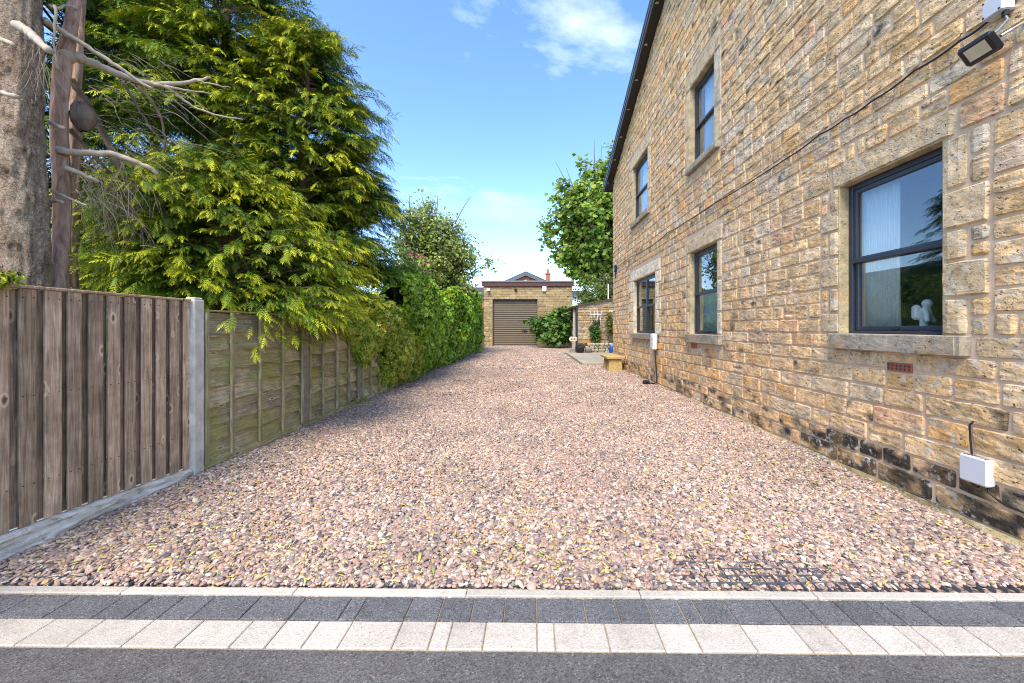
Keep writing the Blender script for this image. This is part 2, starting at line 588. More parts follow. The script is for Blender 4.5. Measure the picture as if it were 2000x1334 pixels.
    pos = g('ShaderNodeNewGeometry').outputs['Position']
    n = g.noise(g.scaled(pos, 16, 16, 6), 1.0, 7, 0.65, 1.0)
    v = g('ShaderNodeTexVoronoi', {'feature': 'DISTANCE_TO_EDGE'}, Scale=1.0, Vector=g('ShaderNodeVectorMath', {'operation': 'ADD'}, _0=g.scaled(pos, 40, 40, 22), _1=g('ShaderNodeTexNoise', Vector=pos, Scale=9.0).outputs['Color']).outputs[0]).outputs['Distance']
    c = g.ramp(n, [(0.28, (0.20, 0.145, 0.10)), (0.45, (0.40, 0.295, 0.20)), (0.6, (0.51, 0.40, 0.285)), (0.75, (0.60, 0.505, 0.395))])
    c = g.mix(g.ramp(g.noise(pos, 2.6, 4), [(0.5, 0.0), (0.75, 0.6)]), c, (0.24, 0.135, 0.085))
    c = g.mix(g.ramp(g.noise(pos, 3.5, 3), [(0.55, 0.0), (0.8, 0.45)]), c, (0.17, 0.175, 0.1))
    hz = g.noise(g.scaled(pos, 20, 20, 70), 1.0, 5, 0.7, 1.5)
    fl_ = g.noise(pos, 48, 5, 0.7, 1.0)
    c = g.mix(1.0, c, g.ramp(hz, [(0.33, 0.4), (0.44, 1.0), (0.65, 1.2)]), 'MULTIPLY')
    c = g.mix(1.0, c, g.ramp(fl_, [(0.33, 0.55), (0.45, 1.0), (0.65, 1.25)]), 'MULTIPLY')
    c = g.mix(g.ramp(v, [(0.01, 0.5), (0.06, 0.0)]), c, (0.06, 0.042, 0.03))
    c = g.mix(1.0, c, g('ShaderNodeAttribute', {'attribute_name': 'tint'}).outputs['Color'], 'MULTIPLY')
    finish(g, c, 0.93, g.math('ADD', g.math('ADD', n, hz), fl_), 0.025, 1.0, spec=0.2)
    M['bark'] = m
    m, g = newmat('red_bark')
    pos = g('ShaderNodeNewGeometry').outputs['Position']
    n = g.noise(g.scaled(pos, 22, 22, 5), 1.0, 6, 0.6, 0.8)
    c = g.ramp(n, [(0.3, (0.17, 0.09, 0.06)), (0.5, (0.36, 0.22, 0.155)), (0.7, (0.48, 0.34, 0.26))])
    c = g.mix(g.ramp(g.noise(pos, 3.5, 3), [(0.55, 0.0), (0.8, 0.5)]), c, (0.17, 0.17, 0.10))
    finish(g, c, 0.9, n, 0.012, 0.7, spec=0.25)
    M['red_bark'] = m

    PAL = [(0.0, (0.345, 0.235, 0.19)), (0.14, (0.44, 0.33, 0.27)), (0.28, (0.25, 0.185, 0.165)), (0.40, (0.49, 0.42, 0.345)), (0.50, (0.21, 0.19, 0.185)),
           (0.58, (0.60, 0.535, 0.45)), (0.67, (0.40, 0.265, 0.205)), (0.76, (0.31, 0.26, 0.235)), (0.85, (0.45, 0.34, 0.20)), (0.92, (0.09, 0.085, 0.09))]
    m, g = newmat('pebble')
    info = g('ShaderNodeObjectInfo').outputs['Random']
    pos = g('ShaderNodeNewGeometry').outputs['Position']
    c = g.mix(1.0, g.ramp(info, PAL, 'CONSTANT'), (1.12, 1.06, 0.985), 'MULTIPLY')
    pink = g.ramp(g.noise(pos, 0.42, 4, 0.6), [(0.50, 0.0), (0.64, 0.55)])
    c = g.mix(pink, c, g.mix(0.45, c, (0.46, 0.265, 0.195)))
    c = g.mix(1.0, c, g.ramp(g.noise(pos, 90, 3), [(0.3, 0.8), (0.7, 1.15)]), 'MULTIPLY')
    c = g.mix(1.0, c, g.ramp(g.noise(pos, 0.9, 5, 0.6), [(0.32, 0.74), (0.62, 1.0)]), 'MULTIPLY')
    finish(g, c, 0.68, spec=0.35)
    M['pebble'] = m
    m, g = newmat('gravel_bed')
    pos = g('ShaderNodeNewGeometry').outputs['Position']
    v = g('ShaderNodeTexVoronoi', Scale=42.0, Vector=pos, Randomness=1.0)
    r = g('ShaderNodeSeparateColor', Color=v.outputs['Color']).outputs[0]
    c = g.mix(1.0, g.ramp(r, PAL, 'CONSTANT'), (1.12, 1.06, 0.985), 'MULTIPLY')
    pink = g.ramp(g.noise(pos, 0.42, 4, 0.6), [(0.50, 0.0), (0.64, 0.55)])
    c = g.mix(pink, c, g.mix(0.45, c, (0.46, 0.265, 0.195)))
    c = g.mix(g.ramp(v.outputs['Distance'], [(0.45, 0.0), (0.75, 0.8)]), c, (0.10, 0.075, 0.06))
    c = g.mix(1.0, c, g.ramp(g.noise(pos, 0.9, 5, 0.6), [(0.32, 0.74), (0.62, 1.0)]), 'MULTIPLY')
    finish(g, c, 0.8, g.math('SUBTRACT', 1.0, v.outputs['Distance']), 0.03, 0.9, spec=0.3)
    M['gravel_bed'] = m
    m, g = newmat('leaf_litter')
    tint = g('ShaderNodeAttribute', {'attribute_name': 'tint'}).outputs['Color']
    finish(g, tint, 0.8, spec=0.2)
    M['litter'] = m

    m, g = newmat('garage_block')
    pos = g('ShaderNodeNewGeometry').outputs['Position']
    tint = g('ShaderNodeAttribute', {'attribute_name': 'tint'}).outputs['Color']
    n = g.noise(pos, 7, 6, 0.7)
    c = g.mix(1.0, tint, g.ramp(n, [(0.3, 0.62), (0.7, 1.3)]), 'MULTIPLY')
    finish(g, c, 0.92, n, 0.03, 0.8, spec=0.2)
    M['garage_block'] = m


build_simple_mats()

# ------------------------------------------------------------------ ground, road, gravel
WX = 3.16                                            # plane of the house gable; the fence stands at -WX
g0 = MB().box(-120, 120, -60, 260, -0.5, -0.012)
tag(obj('ground', g0, M['soil'], origin=(0, 0, 0)), kind='structure')
KROT = Matrix.Translation((0, 2.02, 0)) @ Matrix.Rotation(math.radians(-0.62), 4, 'Z') @ Matrix.Translation((0, -2.02, 0))


def kbox(mb, x0, x1, y0, y1, z0, z1, ch):
    return mb.box(x0, x1, y0, y1, z0, z1, ch, M=KROT)


tag(obj('road', kbox(MB(), -30, 30, -8, 1.686, -0.2, -0.002, 0), M['asphalt'], origin=(0, 0, 0)), kind='structure')
bed = MB().add([(-WX - 0.02, 2.03, 0), (4.4, 1.98, 0), (4.4, 30, 0), (-WX - 0.02, 30, 0)], [(0, 1, 2, 3)])
tag(obj('gravel_drive', bed, M['gravel_bed'], origin=(0, 0, 0)), kind='structure')

edging = obj('block_edging', kbox(MB(), -6, 6, 1.68, 2.079, -0.15, -0.004, 0), M['sand_joint'], origin=(0, 0, 0))
tag(edging, kind='structure')


def block_row(y0, y1, mat, seed):
    r = random.Random(seed)
    x, last = -4.6, None
    while x < 4.6:
        w = r.choice([0.24, 0.24, 0.16, 0.16, 0.08])
        if w == last == 0.08:
            continue
        last = w
        j = 0.0025
        dz = r.uniform(-0.0015, 0.0015)
        mb = kbox(MB(), x + j, x + w - j, y0 + j + r.uniform(-.001, .001), y1 - j, -0.06, 0.004 + dz, 0.004)
        obj('paving_block', mb, mat, edging)
        x += w


block_row(1.853, 2.018, M['dark_block'], 3)
block_row(1.690, 1.852, M['light_block'], 8)
x = -4.9
while x < 4.8:
    obj('kerb_stone', kbox(MB(), x + 0.002, x + 0.912, 2.021, 2.073, -0.12, 0.012, 0.004), M['kerb_strip'], edging)
    x += 0.914


# pebbles: real rounded stones, instanced on points by geometry nodes
def pebble_mesh(k):
    ph = (1 + 5 ** .5) / 2
    v = np.array([(-1, ph, 0), (1, ph, 0), (-1, -ph, 0), (1, -ph, 0), (0, -1, ph), (0, 1, ph), (0, -1, -ph), (0, 1, -ph), (ph, 0, -1), (ph, 0, 1), (-ph, 0, -1), (-ph, 0, 1)], float)
    f = [(0, 11, 5), (0, 5, 1), (0, 1, 7), (0, 7, 10), (0, 10, 11), (1, 5, 9), (5, 11, 4), (11, 10, 2), (10, 7, 6), (7, 1, 8), (3, 9, 4), (3, 4, 2), (3, 2, 6), (3, 6, 8), (3, 8, 9), (4, 9, 5), (2, 4, 11), (6, 2, 10), (8, 6, 7), (9, 8, 1)]
    v = v / np.linalg.norm(v[0])
    vs, cache, nf = [tuple(p) for p in v], {}, []

    def mid(a, b):
        key = (min(a, b), max(a, b))
        if key not in cache:
            p = np.array(vs[a]) + np.array(vs[b])
            vs.append(tuple(p / np.linalg.norm(p)))
            cache[key] = len(vs) - 1
        return cache[key]
    for a, b, c in f:
        ab, bc, ca = mid(a, b), mid(b, c), mid(c, a)
        nf += [(a, ab, ca), (b, bc, ab), (c, ca, bc), (ab, bc, ca)]
    v = np.array(vs)
    v = v * (1 + 0.22 * vnoise(v * 1.3 + 10 * k, 3 + k))[:, None]
    return mesh_from('pebble', v, nf, None, True, (M['pebble'],))


protos = [bpy.data.objects.new('pebble_shape', pebble_mesh(k)) for k in range(4)]
ng = bpy.data.node_groups.new('scatter_pebbles', 'GeometryNodeTree')
ng.interface.new_socket('Geometry', in_out='INPUT', socket_type='NodeSocketGeometry')
ng.interface.new_socket('Geometry', in_out='OUTPUT', socket_type='NodeSocketGeometry')
gi, go = ng.nodes.new('NodeGroupInput'), ng.nodes.new('NodeGroupOutput')
iop = ng.nodes.new('GeometryNodeInstanceOnPoints')
jn = ng.nodes.new('GeometryNodeJoinGeometry')
for p in reversed(protos):
    oi = ng.nodes.new('GeometryNodeObjectInfo')
    oi.inputs['Object'].default_value = p
    gti = ng.nodes.new('GeometryNodeGeometryToInstance')
    ng.links.new(oi.outputs['Geometry'], gti.inputs[0])
    ng.links.new(gti.outputs[0], jn.inputs[0])
ng.links.new(gi.outputs[0], iop.inputs['Points'])
ng.links.new(jn.outputs[0], iop.inputs['Instance'])
iop.inputs['Pick Instance'].default_value = True
for nm, typ, sock in (('kindex', 'INT', 'Instance Index'), ('rot', 'FLOAT_VECTOR', 'Rotation'), ('scl', 'FLOAT_VECTOR', 'Scale')):
    na = ng.nodes.new('GeometryNodeInputNamedAttribute')
    na.data_type = typ
    na.inputs['Name'].default_value = nm
    ng.links.new(na.outputs['Attribute'], iop.inputs[sock])
ng.links.new(iop.outputs[0], go.inputs[0])


def grid_patch(x, y):
    """0..1 where the buried plastic grid shows through the stones"""
    n = vnoise(np.stack([x * 2.2, y * 4.0, 0 * x], -1), 77) * 0.30
    left = np.clip(1.3 - np.abs(x + 2.7) / 1.0, 0, 1) * np.clip((2.36 - y) / 0.12, 0, 1)
    right = np.clip(1.35 - np.abs(x - 1.32) / 0.42, 0, 1) * np.clip((2.50 - y) / 0.14, 0, 1)
    mid = 0.36 * np.clip((2.16 - y) / 0.05, 0, 1)
    far = 0.45 * np.clip((2.16 - y) / 0.05, 0, 1) * np.clip((x - 1.8), 0, 1)
    return np.clip(np.maximum(np.maximum(left, right), np.maximum(mid, far)) + n, 0, 1)


def gravel_points():
    P, R, S = [], [], []
    bands = [(2.09, 3.2, 8300, 0.0117), (3.2, 5.0, 7300, 0.0110), (5.0, 8.0, 5300, 0.0116), (8.0, 13.0, 2500, 0.0150), (13.0, 29.0, 750, 0.021)]
    for y0, y1, dens, r0 in bands:
        w = 2 * WX + 0.04
        n = int((y1 - y0) * w * dens)
        x = rng.uniform(-WX + 0.0, WX - 0.01, n)
        y = rng.uniform(y0, y1, n)
        if y1 > 12:
            x2 = x
        r = r0 * np.exp(rng.normal(0, 0.24, n))
        s = np.stack([r * rng.uniform(0.95, 1.45, n), r * rng.uniform(0.75, 1.1, n), r * rng.uniform(0.42, 0.8, n)], -1)
        z = rng.uniform(0.0, 0.022, n) + 0.012 * fbm(np.stack([x * 1.6, y * 1.6, 0 * x], -1), 5, 2)
        gp = grid_patch(x, y)
        z = z + 0.001 * gp
        keep = rng.uniform(0, 1, n) > 0.22 * (gp > 0.45)
        keep &= y > 2.09 + 0.011 * x * -1
        # keep the patio slab free
        keep &= ~((x > 1.9) & (y > 14.4) & (y < 21.2))
        rot = np.stack([rng.normal(0, 0.35, n), rng.normal(0, 0.35, n), rng.uniform(0, 6.28, n)], -1)
        P.append(np.stack([x, y, z], -1)[keep])
        R.append(rot[keep])
        S.append(s[keep])
    return np.concatenate(P), np.concatenate(R), np.concatenate(S)


GP, GR, GS = gravel_points()
gm = bpy.data.meshes.new('gravel')
gm.vertices.add(len(GP))
gm.vertices.foreach_set('co', GP.astype(np.float32).ravel())
a_ = gm.attributes.new('rot', 'FLOAT_VECTOR', 'POINT')
a_.data.foreach_set('vector', GR.astype(np.float32).ravel())
a_ = gm.attributes.new('scl', 'FLOAT_VECTOR', 'POINT')
a_.data.foreach_set('vector', GS.astype(np.float32).ravel())
a_ = gm.attributes.new('kindex', 'INT', 'POINT')
a_.data.foreach_set('value', rng.integers(0, 4, len(GP)).astype(np.int32))
gm.materials.append(M['pebble'])
gravel = link(bpy.data.objects.new('gravel', gm))
tag(gravel, kind='stuff')
md = gravel.modifiers.new('scatter', 'NODES')
md.node_group = ng


# plastic stabilising grids buried in the gravel
def gravel_grid(label, x0, x1, y0, y1, ang, thr=0.32):
    mb = MB()
    step = 0.062
    h1 = 0.0235
    nx, ny = int((x1 - x0) / step), int((y1 - y0) / step)
    c, s = math.cos(ang), math.sin(ang)
    cx_, cy_ = (x0 + x1) / 2, y0

    def wall(a, b):
        a, b = np.array(a), np.array(b)
        mid_ = (a + b) / 2
        if grid_patch(np.array([mid_[0]]), np.array([mid_[1]]))[0] < thr or mid_[1] < 2.095 - 0.011 * mid_[0]:
            return
        d = (b - a) / np.linalg.norm(b - a)
        n = np.array([-d[1], d[0]]) * 0.0016
        pts = [a + n, a - n, b - n, b + n]
        v = [(p[0], p[1], -0.005) for p in pts] + [(p[0], p[1], h1 + rnd.uniform(-.002, .002)) for p in pts]
        mb.add(v, [(4, 5, 6, 7), (0, 1, 5, 4), (1, 2, 6, 5), (2, 3, 7, 6), (3, 0, 4, 7)])
    for i in range(nx + 1):
        for j in range(ny + 1):
            p = (x0 + i * step, y0 + j * step)
            if i < nx:
                wall(p, (p[0] + step, p[1]))
            if j < ny:
                wall(p, (p[0], p[1] + step))
    return tag(obj('gravel_grid', mb, M['grid'], origin=(cx_, cy_, 0)), label, 'gravel grid', 'plastic grids in the gravel')


gravel_grid('black plastic gravel grid showing at the foot of the brown board fence', -3.1, -1.2, 2.10, 2.45, 0)
gravel_grid('black plastic gravel grid patch bare of stones on the house side of the drive', 0.55, 3.1, 2.05, 2.62, 0)
gravel_grid('short exposed strip of black gravel grid along the kerb mid drive', -0.95, 0.35, 2.105, 2.21, 0, -1)


# yellow fallen catkins and leaf bits
def litter():
    n = 3200
    y = 2.1 + np.abs(rng.normal(0, 1.25, n))
    x = rng.uniform(-3.1, 3.0, n)
    dens = 0.5 + 0.5 * vnoise(np.stack([x * 1.3, y * 1.3, 0 * x], -1), 21) + 0.25 * np.exp(-((y - 2.5) / 0.5) ** 2) + 0.18 * (x < 0.3)
    k = rng.uniform(0, 1, n) < dens
    x, y = x[k], y[k]
    n = len(x)
    pv = np.array([(-.08, -1, 0), (.1, -.8, .12), (-.2, -.3, .05), (.22, -.1, .2), (-.2, .4, .15), (.2, .5, .12), (0, 1, 0)])
    pf = np.array([(0, 1, 2), (1, 3, 2), (2, 3, 4), (3, 5, 4), (4, 5, 6)])
    R = rotm(rng.uniform(0, 6.28, n), rng.normal(0, 0.2, n), rng.normal(0, .4, n))
    s = rng.uniform(0.010, 0.026, n)
    big = rng.uniform(0, 1, n) < 0.02
    s[big] *= 1.4
    V = np.einsum('nij,kj->nki', R, pv) * s[:, None, None]
    V[..., 2] += 0.032 + 0.012 * fbm(np.stack([x * 1.6, y * 1.6, 0 * x], -1), 5, 2)[:, None]
    V[..., 0] += x[:, None]
    V[..., 1] += y[:, None]
    Fc = (pf[None] + (np.arange(n) * len(pv))[:, None, None]).reshape(-1, 3)
    pal = np.array([(0.52, 0.42, 0.10), (0.58, 0.50, 0.18), (0.47, 0.30, 0.09), (0.50, 0.42, 0.24), (0.20, 0.30, 0.04), (0.60, 0.33, 0.06)])
    c = pal[rng.choice(6, n, p=[.32, .28, .16, .14, .05, .05])]
    tag(tri_obj('leaf_litter', V.reshape(-1, 3), Fc, np.repeat(c, len(pv), 0), M['litter']), kind='stuff')


litter()

# ------------------------------------------------------------------ the stone house
EAVE_Y, EAVE_Z, RIDGE_Y, RIDGE_Z, NEAR_Y = 14.55, 6.84, 8.4, 9.24, 2.25
HX1 = 11.0                                            # far side of the house


def verge(y):
    t = (y - RIDGE_Y) / (EAVE_Y - RIDGE_Y)
    return RIDGE_Z - abs(t) * (RIDGE_Z - EAVE_Z)


OPEN = [  # y near, y far, z bottom, z top
    (2.953, 3.94, 1.352, 2.84), (6.50, 7.60, 1.288, 2.872), (9.68, 11.67, 1.25, 2.815),
    (6.60, 7.59, 4.52, 6.08), (10.30, 11.78, 4.545, 6.225)]
LINT = [0.215, 0.26, 0.30, 0.30, 0.30]
LPAD = [0.10, 0.20, 0.42, 0.22, 0.30]
SILLT = [0.155, 0.165, 0.15, 0.125, 0.14]

house = thing('house', 'two storey gabled sandstone house with anthracite sash windows along the drive', 'house', (WX, 8.4, 0))

PALS = [((0.48, 0.355, 0.20), 30), ((0.41, 0.30, 0.17), 20), ((0.50, 0.395, 0.24), 14), ((0.42, 0.37, 0.28), 12), ((0.48, 0.28, 0.10), 8),
        ((0.34, 0.275, 0.19), 9), ((0.42, 0.265, 0.18), 7), ((0.52, 0.44, 0.31), 9)]
PALC = [p[0] for p in PALS]
PALW = [p[1] for p in PALS]


def rock(y0, y1, z0, z1, depth, amp, n, m, seed, slope=None):
    """front of one rock-faced stone in the gable: grid in (y, z), bulging towards -x; slope clips the top to the verge"""
    us = np.concatenate([[0], np.linspace(0.035, 0.965, n), [1]])
    ws = np.concatenate([[0], np.linspace(0.065, 0.935, m), [1]])
    U, W = np.meshgrid(us, ws, indexing='ij')
    wy, wz = y1 - y0, z1 - z0
    rc = min(0.007, 0.2 * min(wy, wz))
    Y = y0 + U * wy
    Z = z0 + W * wz
    ex = np.minimum(U, 1 - U) * wy
    ez = np.minimum(W, 1 - W) * wz
    cm_ = np.clip(1 - ex / 0.03, 0, 1) * np.clip(1 - ez / 0.03, 0, 1)
    Y = Y + np.sign(0.5 - U) * cm_ * rc * 1.2
    Z = Z + np.sign(0.5 - W) * cm_ * rc
    q = np.stack([Y.ravel() * 7, Z.ravel() * 7, np.full(Y.size, seed * 0.37)], -1)
    Z = Z + (vnoise(q, 1) * 0.005).reshape(Y.shape)
    Y = Y + (vnoise(q * 1.3, 2) * 0.006).reshape(Y.shape)
    if slope is not None:
        Z = np.minimum(Z, slope(Y) - 0.01)
    edge = np.minimum(np.clip(ex / 0.010, 0, 1), np.clip(ez / 0.009, 0, 1))
    q2 = np.stack([Y.ravel() * 9, Z.ravel() * 26, np.full(Y.size, seed * 1.7)], -1)
    rough = fbm(q2, 4, 3).reshape(Y.shape)
    q3 = np.stack([Y.ravel() * 4, Z.ravel() * 5, np.full(Y.size, seed * 2.7)], -1)
    rough = rough * 0.7 + 0.8 * vnoise(q3, 9).reshape(Y.shape)
    ridge = 1 - np.abs(vnoise(np.stack([Y.ravel() * 11, Z.ravel() * 38, np.full(Y.size, seed * 3.3)], -1), 12)).reshape(Y.shape) * 2
    out = -0.006 + edge * (depth + 0.006) + amp * (rough + 0.6 * ridge) * (edge > 0.3)
    X = WX - out
    v = np.stack([X, Y, Z], -1).reshape(-1, 3)
    nu, nw = U.shape
    f = [(i * nw + j, i * nw + j + 1, (i + 1) * nw + j + 1, (i + 1) * nw + j) for i in range(nu - 1) for j in range(nw - 1)]
    return v, f


def build_wall_backing():
    mb = MB()
    ys = sorted({NEAR_Y, EAVE_Y, RIDGE_Y, *[o[0] for o in OPEN], *[o[1] for o in OPEN]})
    zs_all = sorted({-0.1, *[o[2] for o in OPEN], *[o[3] for o in OPEN]})
    for a, b in zip(ys[:-1], ys[1:]):
        zs = zs_all + [None]
        for i in range(len(zs_all)):
            z0 = zs_all[i]
            z1 = zs_all[i + 1] if i + 1 < len(zs_all) else None
            yc = (a + b) / 2
            if z1 is not None and any(o[0] <= yc <= o[1] and o[2] <= (z0 + z1) / 2 <= o[3] for o in OPEN):
                continue
            t0, t1 = (verge(a), verge(b)) if z1 is None else (z1, z1)
            mb.add([(WX, a, z0), (WX, b, z0), (WX, b, t1), (WX, a, t0)], [(0, 3, 2, 1)])
    for (a, b, z0, z1) in OPEN:                         # reveals
        d = WX + 0.30
        e = 0.001
        mb.add([(WX, a, z0), (d, a, z0), (d, a, z1), (WX, a, z1)], [(0, 1, 2, 3)])
        mb.add([(WX, b, z0), (d, b, z0), (d, b, z1), (WX, b, z1)], [(3, 2, 1, 0)])
        mb.add([(WX, a, z1), (d, a, z1), (d, b, z1), (WX, b, z1)], [(0, 1, 2, 3)])
        mb.add([(WX, a, z0), (d, a, z0), (d, b, z0), (WX, b, z0)], [(3, 2, 1, 0)])
    # the other three sides
    mb.add([(WX, NEAR_Y, -.1), (HX1, NEAR_Y, -.1), (HX1, NEAR_Y, verge(NEAR_Y)), (WX, NEAR_Y, verge(NEAR_Y))], [(0, 1, 2, 3)])
    mb.add([(WX, EAVE_Y, -.1), (HX1, EAVE_Y, -.1), (HX1, EAVE_Y, EAVE_Z), (WX, EAVE_Y, EAVE_Z)], [(3, 2, 1, 0)])
    mb.add([(HX1, NEAR_Y, -.1), (HX1, EAVE_Y, -.1), (HX1, EAVE_Y, EAVE_Z), (HX1, RIDGE_Y, RIDGE_Z), (HX1, NEAR_Y, verge(NEAR_Y))], [(0, 1, 2, 3, 4)])
    obj('wall', mb, M['mortar'], house)


build_wall_backing()


def pick_tint(r, y, z):
    c = (0.6 * np.array(r.choices(PALC, PALW)[0]) + 0.4 * np.array((0.53, 0.365, 0.195))) * r.uniform(1.08, 1.32) * np.array((1.19, 1.065, 0.92))
    if z > 2.2 and y < 9 and r.random() < 0.24:
        c = c * 0.5 + np.array((0.56, 0.49, 0.38)) * 0.52
    if y > 6 and r.random() < 0.5:
        c = c * np.array((1.06, 0.97, 0.84))
    return c


def sootiness(r, y, z):
    if z < 0.42 and 2.5 < y < 4.5:
        return r.uniform(0.6, 1.3) if z < 0.33 else r.uniform(-0.2, 0.5)
    if z < 0.32:
        return r.uniform(-0.2, 0.5)
    return 0 if r.random() < 0.85 else r.uniform(-0.3, 0.1)


def forbidden(z0, z1):
    out = []
    for i, (a, b, c, d) in enumerate(OPEN):
        if z1 > c - SILLT[i] and z0 < c:
            out.append((a - 0.21, b + 0.10 if i else b + 0.08))
        elif z1 > c and z0 < d:
            out.append((a - JW[i][0] - 0.012, b + JW[i][1] + 0.012))
        elif z1 > d and z0 < d + LINT[i]:
            out.append((a - LPAD[i] - 0.012, b + LPAD[i] + 0.012))
    return sorted(out)


JW = [(0.30, 0.24), (0.16, 0.17), (0.42, 0.55), (0.24, 0.24), (0.26, 0.30)]
AIRB = [(3.18, 3.42, 1.03, 1.115)]                      # terracotta air brick under the near sill


def wall_stones():
    r = random.Random(21)
    items = []
    # course breaks that also hit sill, opening and lintel levels of the near window
    z, zs = 0.045, []
    fixed = sorted([1.197, 1.352, 2.84, 3.055])
    while z < 9.2:
        h = r.uniform(0.135, 0.195)
        if z < 0.5:
            h = r.uniform(0.11, 0.19)
        nxt = [q for q in fixed if q > z + 0.02]
        if nxt and z + h > nxt[0] - 0.09:
            h = nxt[0] - z
            if h > 0.23:
                h /= 2
        zs.append((z, z + h))
        z += h
    for ci, (z0, z1) in enumerate(zs):
        ymin, ymax = NEAR_Y, EAVE_Y
        # clip the course to the gable
        if z0 > EAVE_Z - 0.05:
            half = (RIDGE_Z - z0) / (RIDGE_Z - EAVE_Z) * (EAVE_Y - RIDGE_Y)
            ymin, ymax = max(ymin, RIDGE_Y - half), RIDGE_Y + half
        if ymax - ymin < 0.15:
            continue
        spans, cur = [], ymin
        for a, b in forbidden(z0 + 0.02, z1 - 0.02):
            if a > cur:
                spans.append((cur, a))
            cur = max(cur, b)
        if cur < ymax:
            spans.append((cur, ymax))
        for a, b in spans:
            yy = a
            while yy < b - 0.03:
                w = r.uniform(0.19, 0.46) * (1.0 if z0 > 1.2 else 1.25)
                if r.random() < 0.14:
                    w *= 0.55
                if b - (yy + w) < 0.14:
                    w = b - yy
                    if w > 0.5:
                        w /= 2
                j = 0.0065
                zz0, zz1 = z0 + j * r.uniform(.7, 1.3), z1 - j * r.uniform(.7, 1.3)
                blk = any(yy + w > A[0] and yy < A[1] and zz1 > A[2] and zz0 < A[3] for A in AIRB)
                if blk:
                    A = AIRB[0]
                    if A[0] - yy > 0.08:
                        w = A[0] - yy - 0.004
                    else:
                        if A[2] - zz0 > 0.045:
                            items.append((A[0] + 0.004, A[1] - 0.004, zz0, A[2] - 0.008))
                        if zz1 - A[3] > 0.045:
                            items.append((A[0] + 0.004, A[1] - 0.004, A[3] + 0.008, zz1))
                        yy = A[1] + 0.004
                        continue
                if h_split(r, zz1 - zz0, w):
                    zm = (zz0 + zz1) / 2 + r.uniform(-.02, .02)
                    items.append((yy + j, yy + w - j, zz0, zm - 0.006))
                    items.append((yy + j, yy + w - j, zm + 0.006, zz1))
                else:
                    items.append((yy + j, yy + w - j, zz0, zz1))
                yy += w
    return items


def h_split(r, h, w):
    return h > 0.155 and 0.18 < w < 0.34 and r.random() < 0.10


ITEMS = wall_stones()
# jamb stones and lintels
DRESS = []


def jambs(i, hs, wn, wf):
    a, b, z0, z1 = OPEN[i]
    r = random.Random(40 + i)
    for side, ws in ((0, wn), (1, wf)):
        z, k = z0 + 0.004, r.randint(0, 1)
        while z < z1 - 0.02:
            h = r.uniform(*hs)
            if z1 - (z + h) < hs[0] * 0.6:
                h = z1 - z
            w = JW[i][side]
            if k % 2 and i in (0, 2, 4):
                w1 = w * 0.55
                if side == 0:
                    DRESS.append((a - w1, a, z, z + h - 0.01, i, 0))
                    ITEMS.append((a - w, a - w1 - 0.014, z, z + h / 2 - 0.014))
                    ITEMS.append((a - w, a - w1 - 0.014, z + h / 2, z + h - 0.014))
                else:
                    DRESS.append((b, b + w1, z, z + h - 0.01, i, 0))
                    ITEMS.append((b + w1 + 0.014, b + w, z, z + h / 2 - 0.014))
                    ITEMS.append((b + w1 + 0.014, b + w, z + h / 2, z + h - 0.014))
            else:
                DRESS.append((a - w, a, z, z + h - 0.01, i, 0) if side == 0 else (b, b + w, z, z + h - 0.01, i, 0))
            k += 1
            z += h
    DRESS.append((a - LPAD[i], b + LPAD[i], z1, z1 + LINT[i] - 0.008, i, 1))


jambs(0, (0.2, 0.34), None, None)
jambs(1, (0.3, 0.55), None, None)
jambs(2, (0.28, 0.40), None, None)
jambs(3, (0.5, 0.8), None, None)
jambs(4, (0.4, 0.6), None, None)


def seen_size(y0, y1, z0, z1):
    y, z = (y0 + y1) / 2, (z0 + z1) / 2
    px, py = CX + WX * F / y, HY - (z - CH) * F / y
    if px < 1190 or px > 2030 or py < -40:
        return 0
    return (y1 - y0) * (z1 - z0) / y ** 3


ITEMS.sort(key=lambda s: -seen_size(*s))
N_SINGLE = 300 - len(DRESS)
far_mb = MB()
r = random.Random(5)
for k, (y0, y1, z0, z1) in enumerate(ITEMS):
    if y1 - y0 < 0.04 or z1 - z0 < 0.03:
        continue
    ym, zm = (y0 + y1) / 2, (z0 + z1) / 2
    top = verge(y1 if ym > RIDGE_Y else y0)
    sl = None
    if z1 > top - 0.02:
        if z0 > verge(ym) - 0.05:
            continue
        sl = lambda Y: np.array([verge(t) for t in np.ravel(Y)]).reshape(np.shape(Y))
    c = pick_tint(r, ym, zm)
    near = k < N_SINGLE
    nn, mm = ((max(5, int((y1 - y0) / 0.021)), max(5, int((z1 - z0) / 0.017))) if near else ((6, 4) if ym < 8 else (4, 3)))
    v, f = rock(y0, y1, z0, z1, r.uniform(0.008, 0.015), r.uniform(0.0035, 0.0075), nn, mm, k + 1, sl)
    q = fbm(np.stack([v[:, 1] * 7, v[:, 2] * 12, 0 * v[:, 0] + k], -1), 31, 3)
    alt = np.array(r.choices(PALC, PALW)[0])
    cv = c[None] + (alt - c)[None] * np.clip(q * 0.8 + r.uniform(-.1, .5), 0, 0.8)[:, None]
    soot = sootiness(r, ym, zm)
    if soot:
        cv = cv + (np.array((0.030, 0.026, 0.021)) - cv) * np.clip(0.9 * q + soot, 0, 0.97)[:, None]
    c = cv
    if near:
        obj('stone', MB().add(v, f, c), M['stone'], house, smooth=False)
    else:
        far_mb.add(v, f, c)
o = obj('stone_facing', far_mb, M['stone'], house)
o['kind'] = 'stuff'
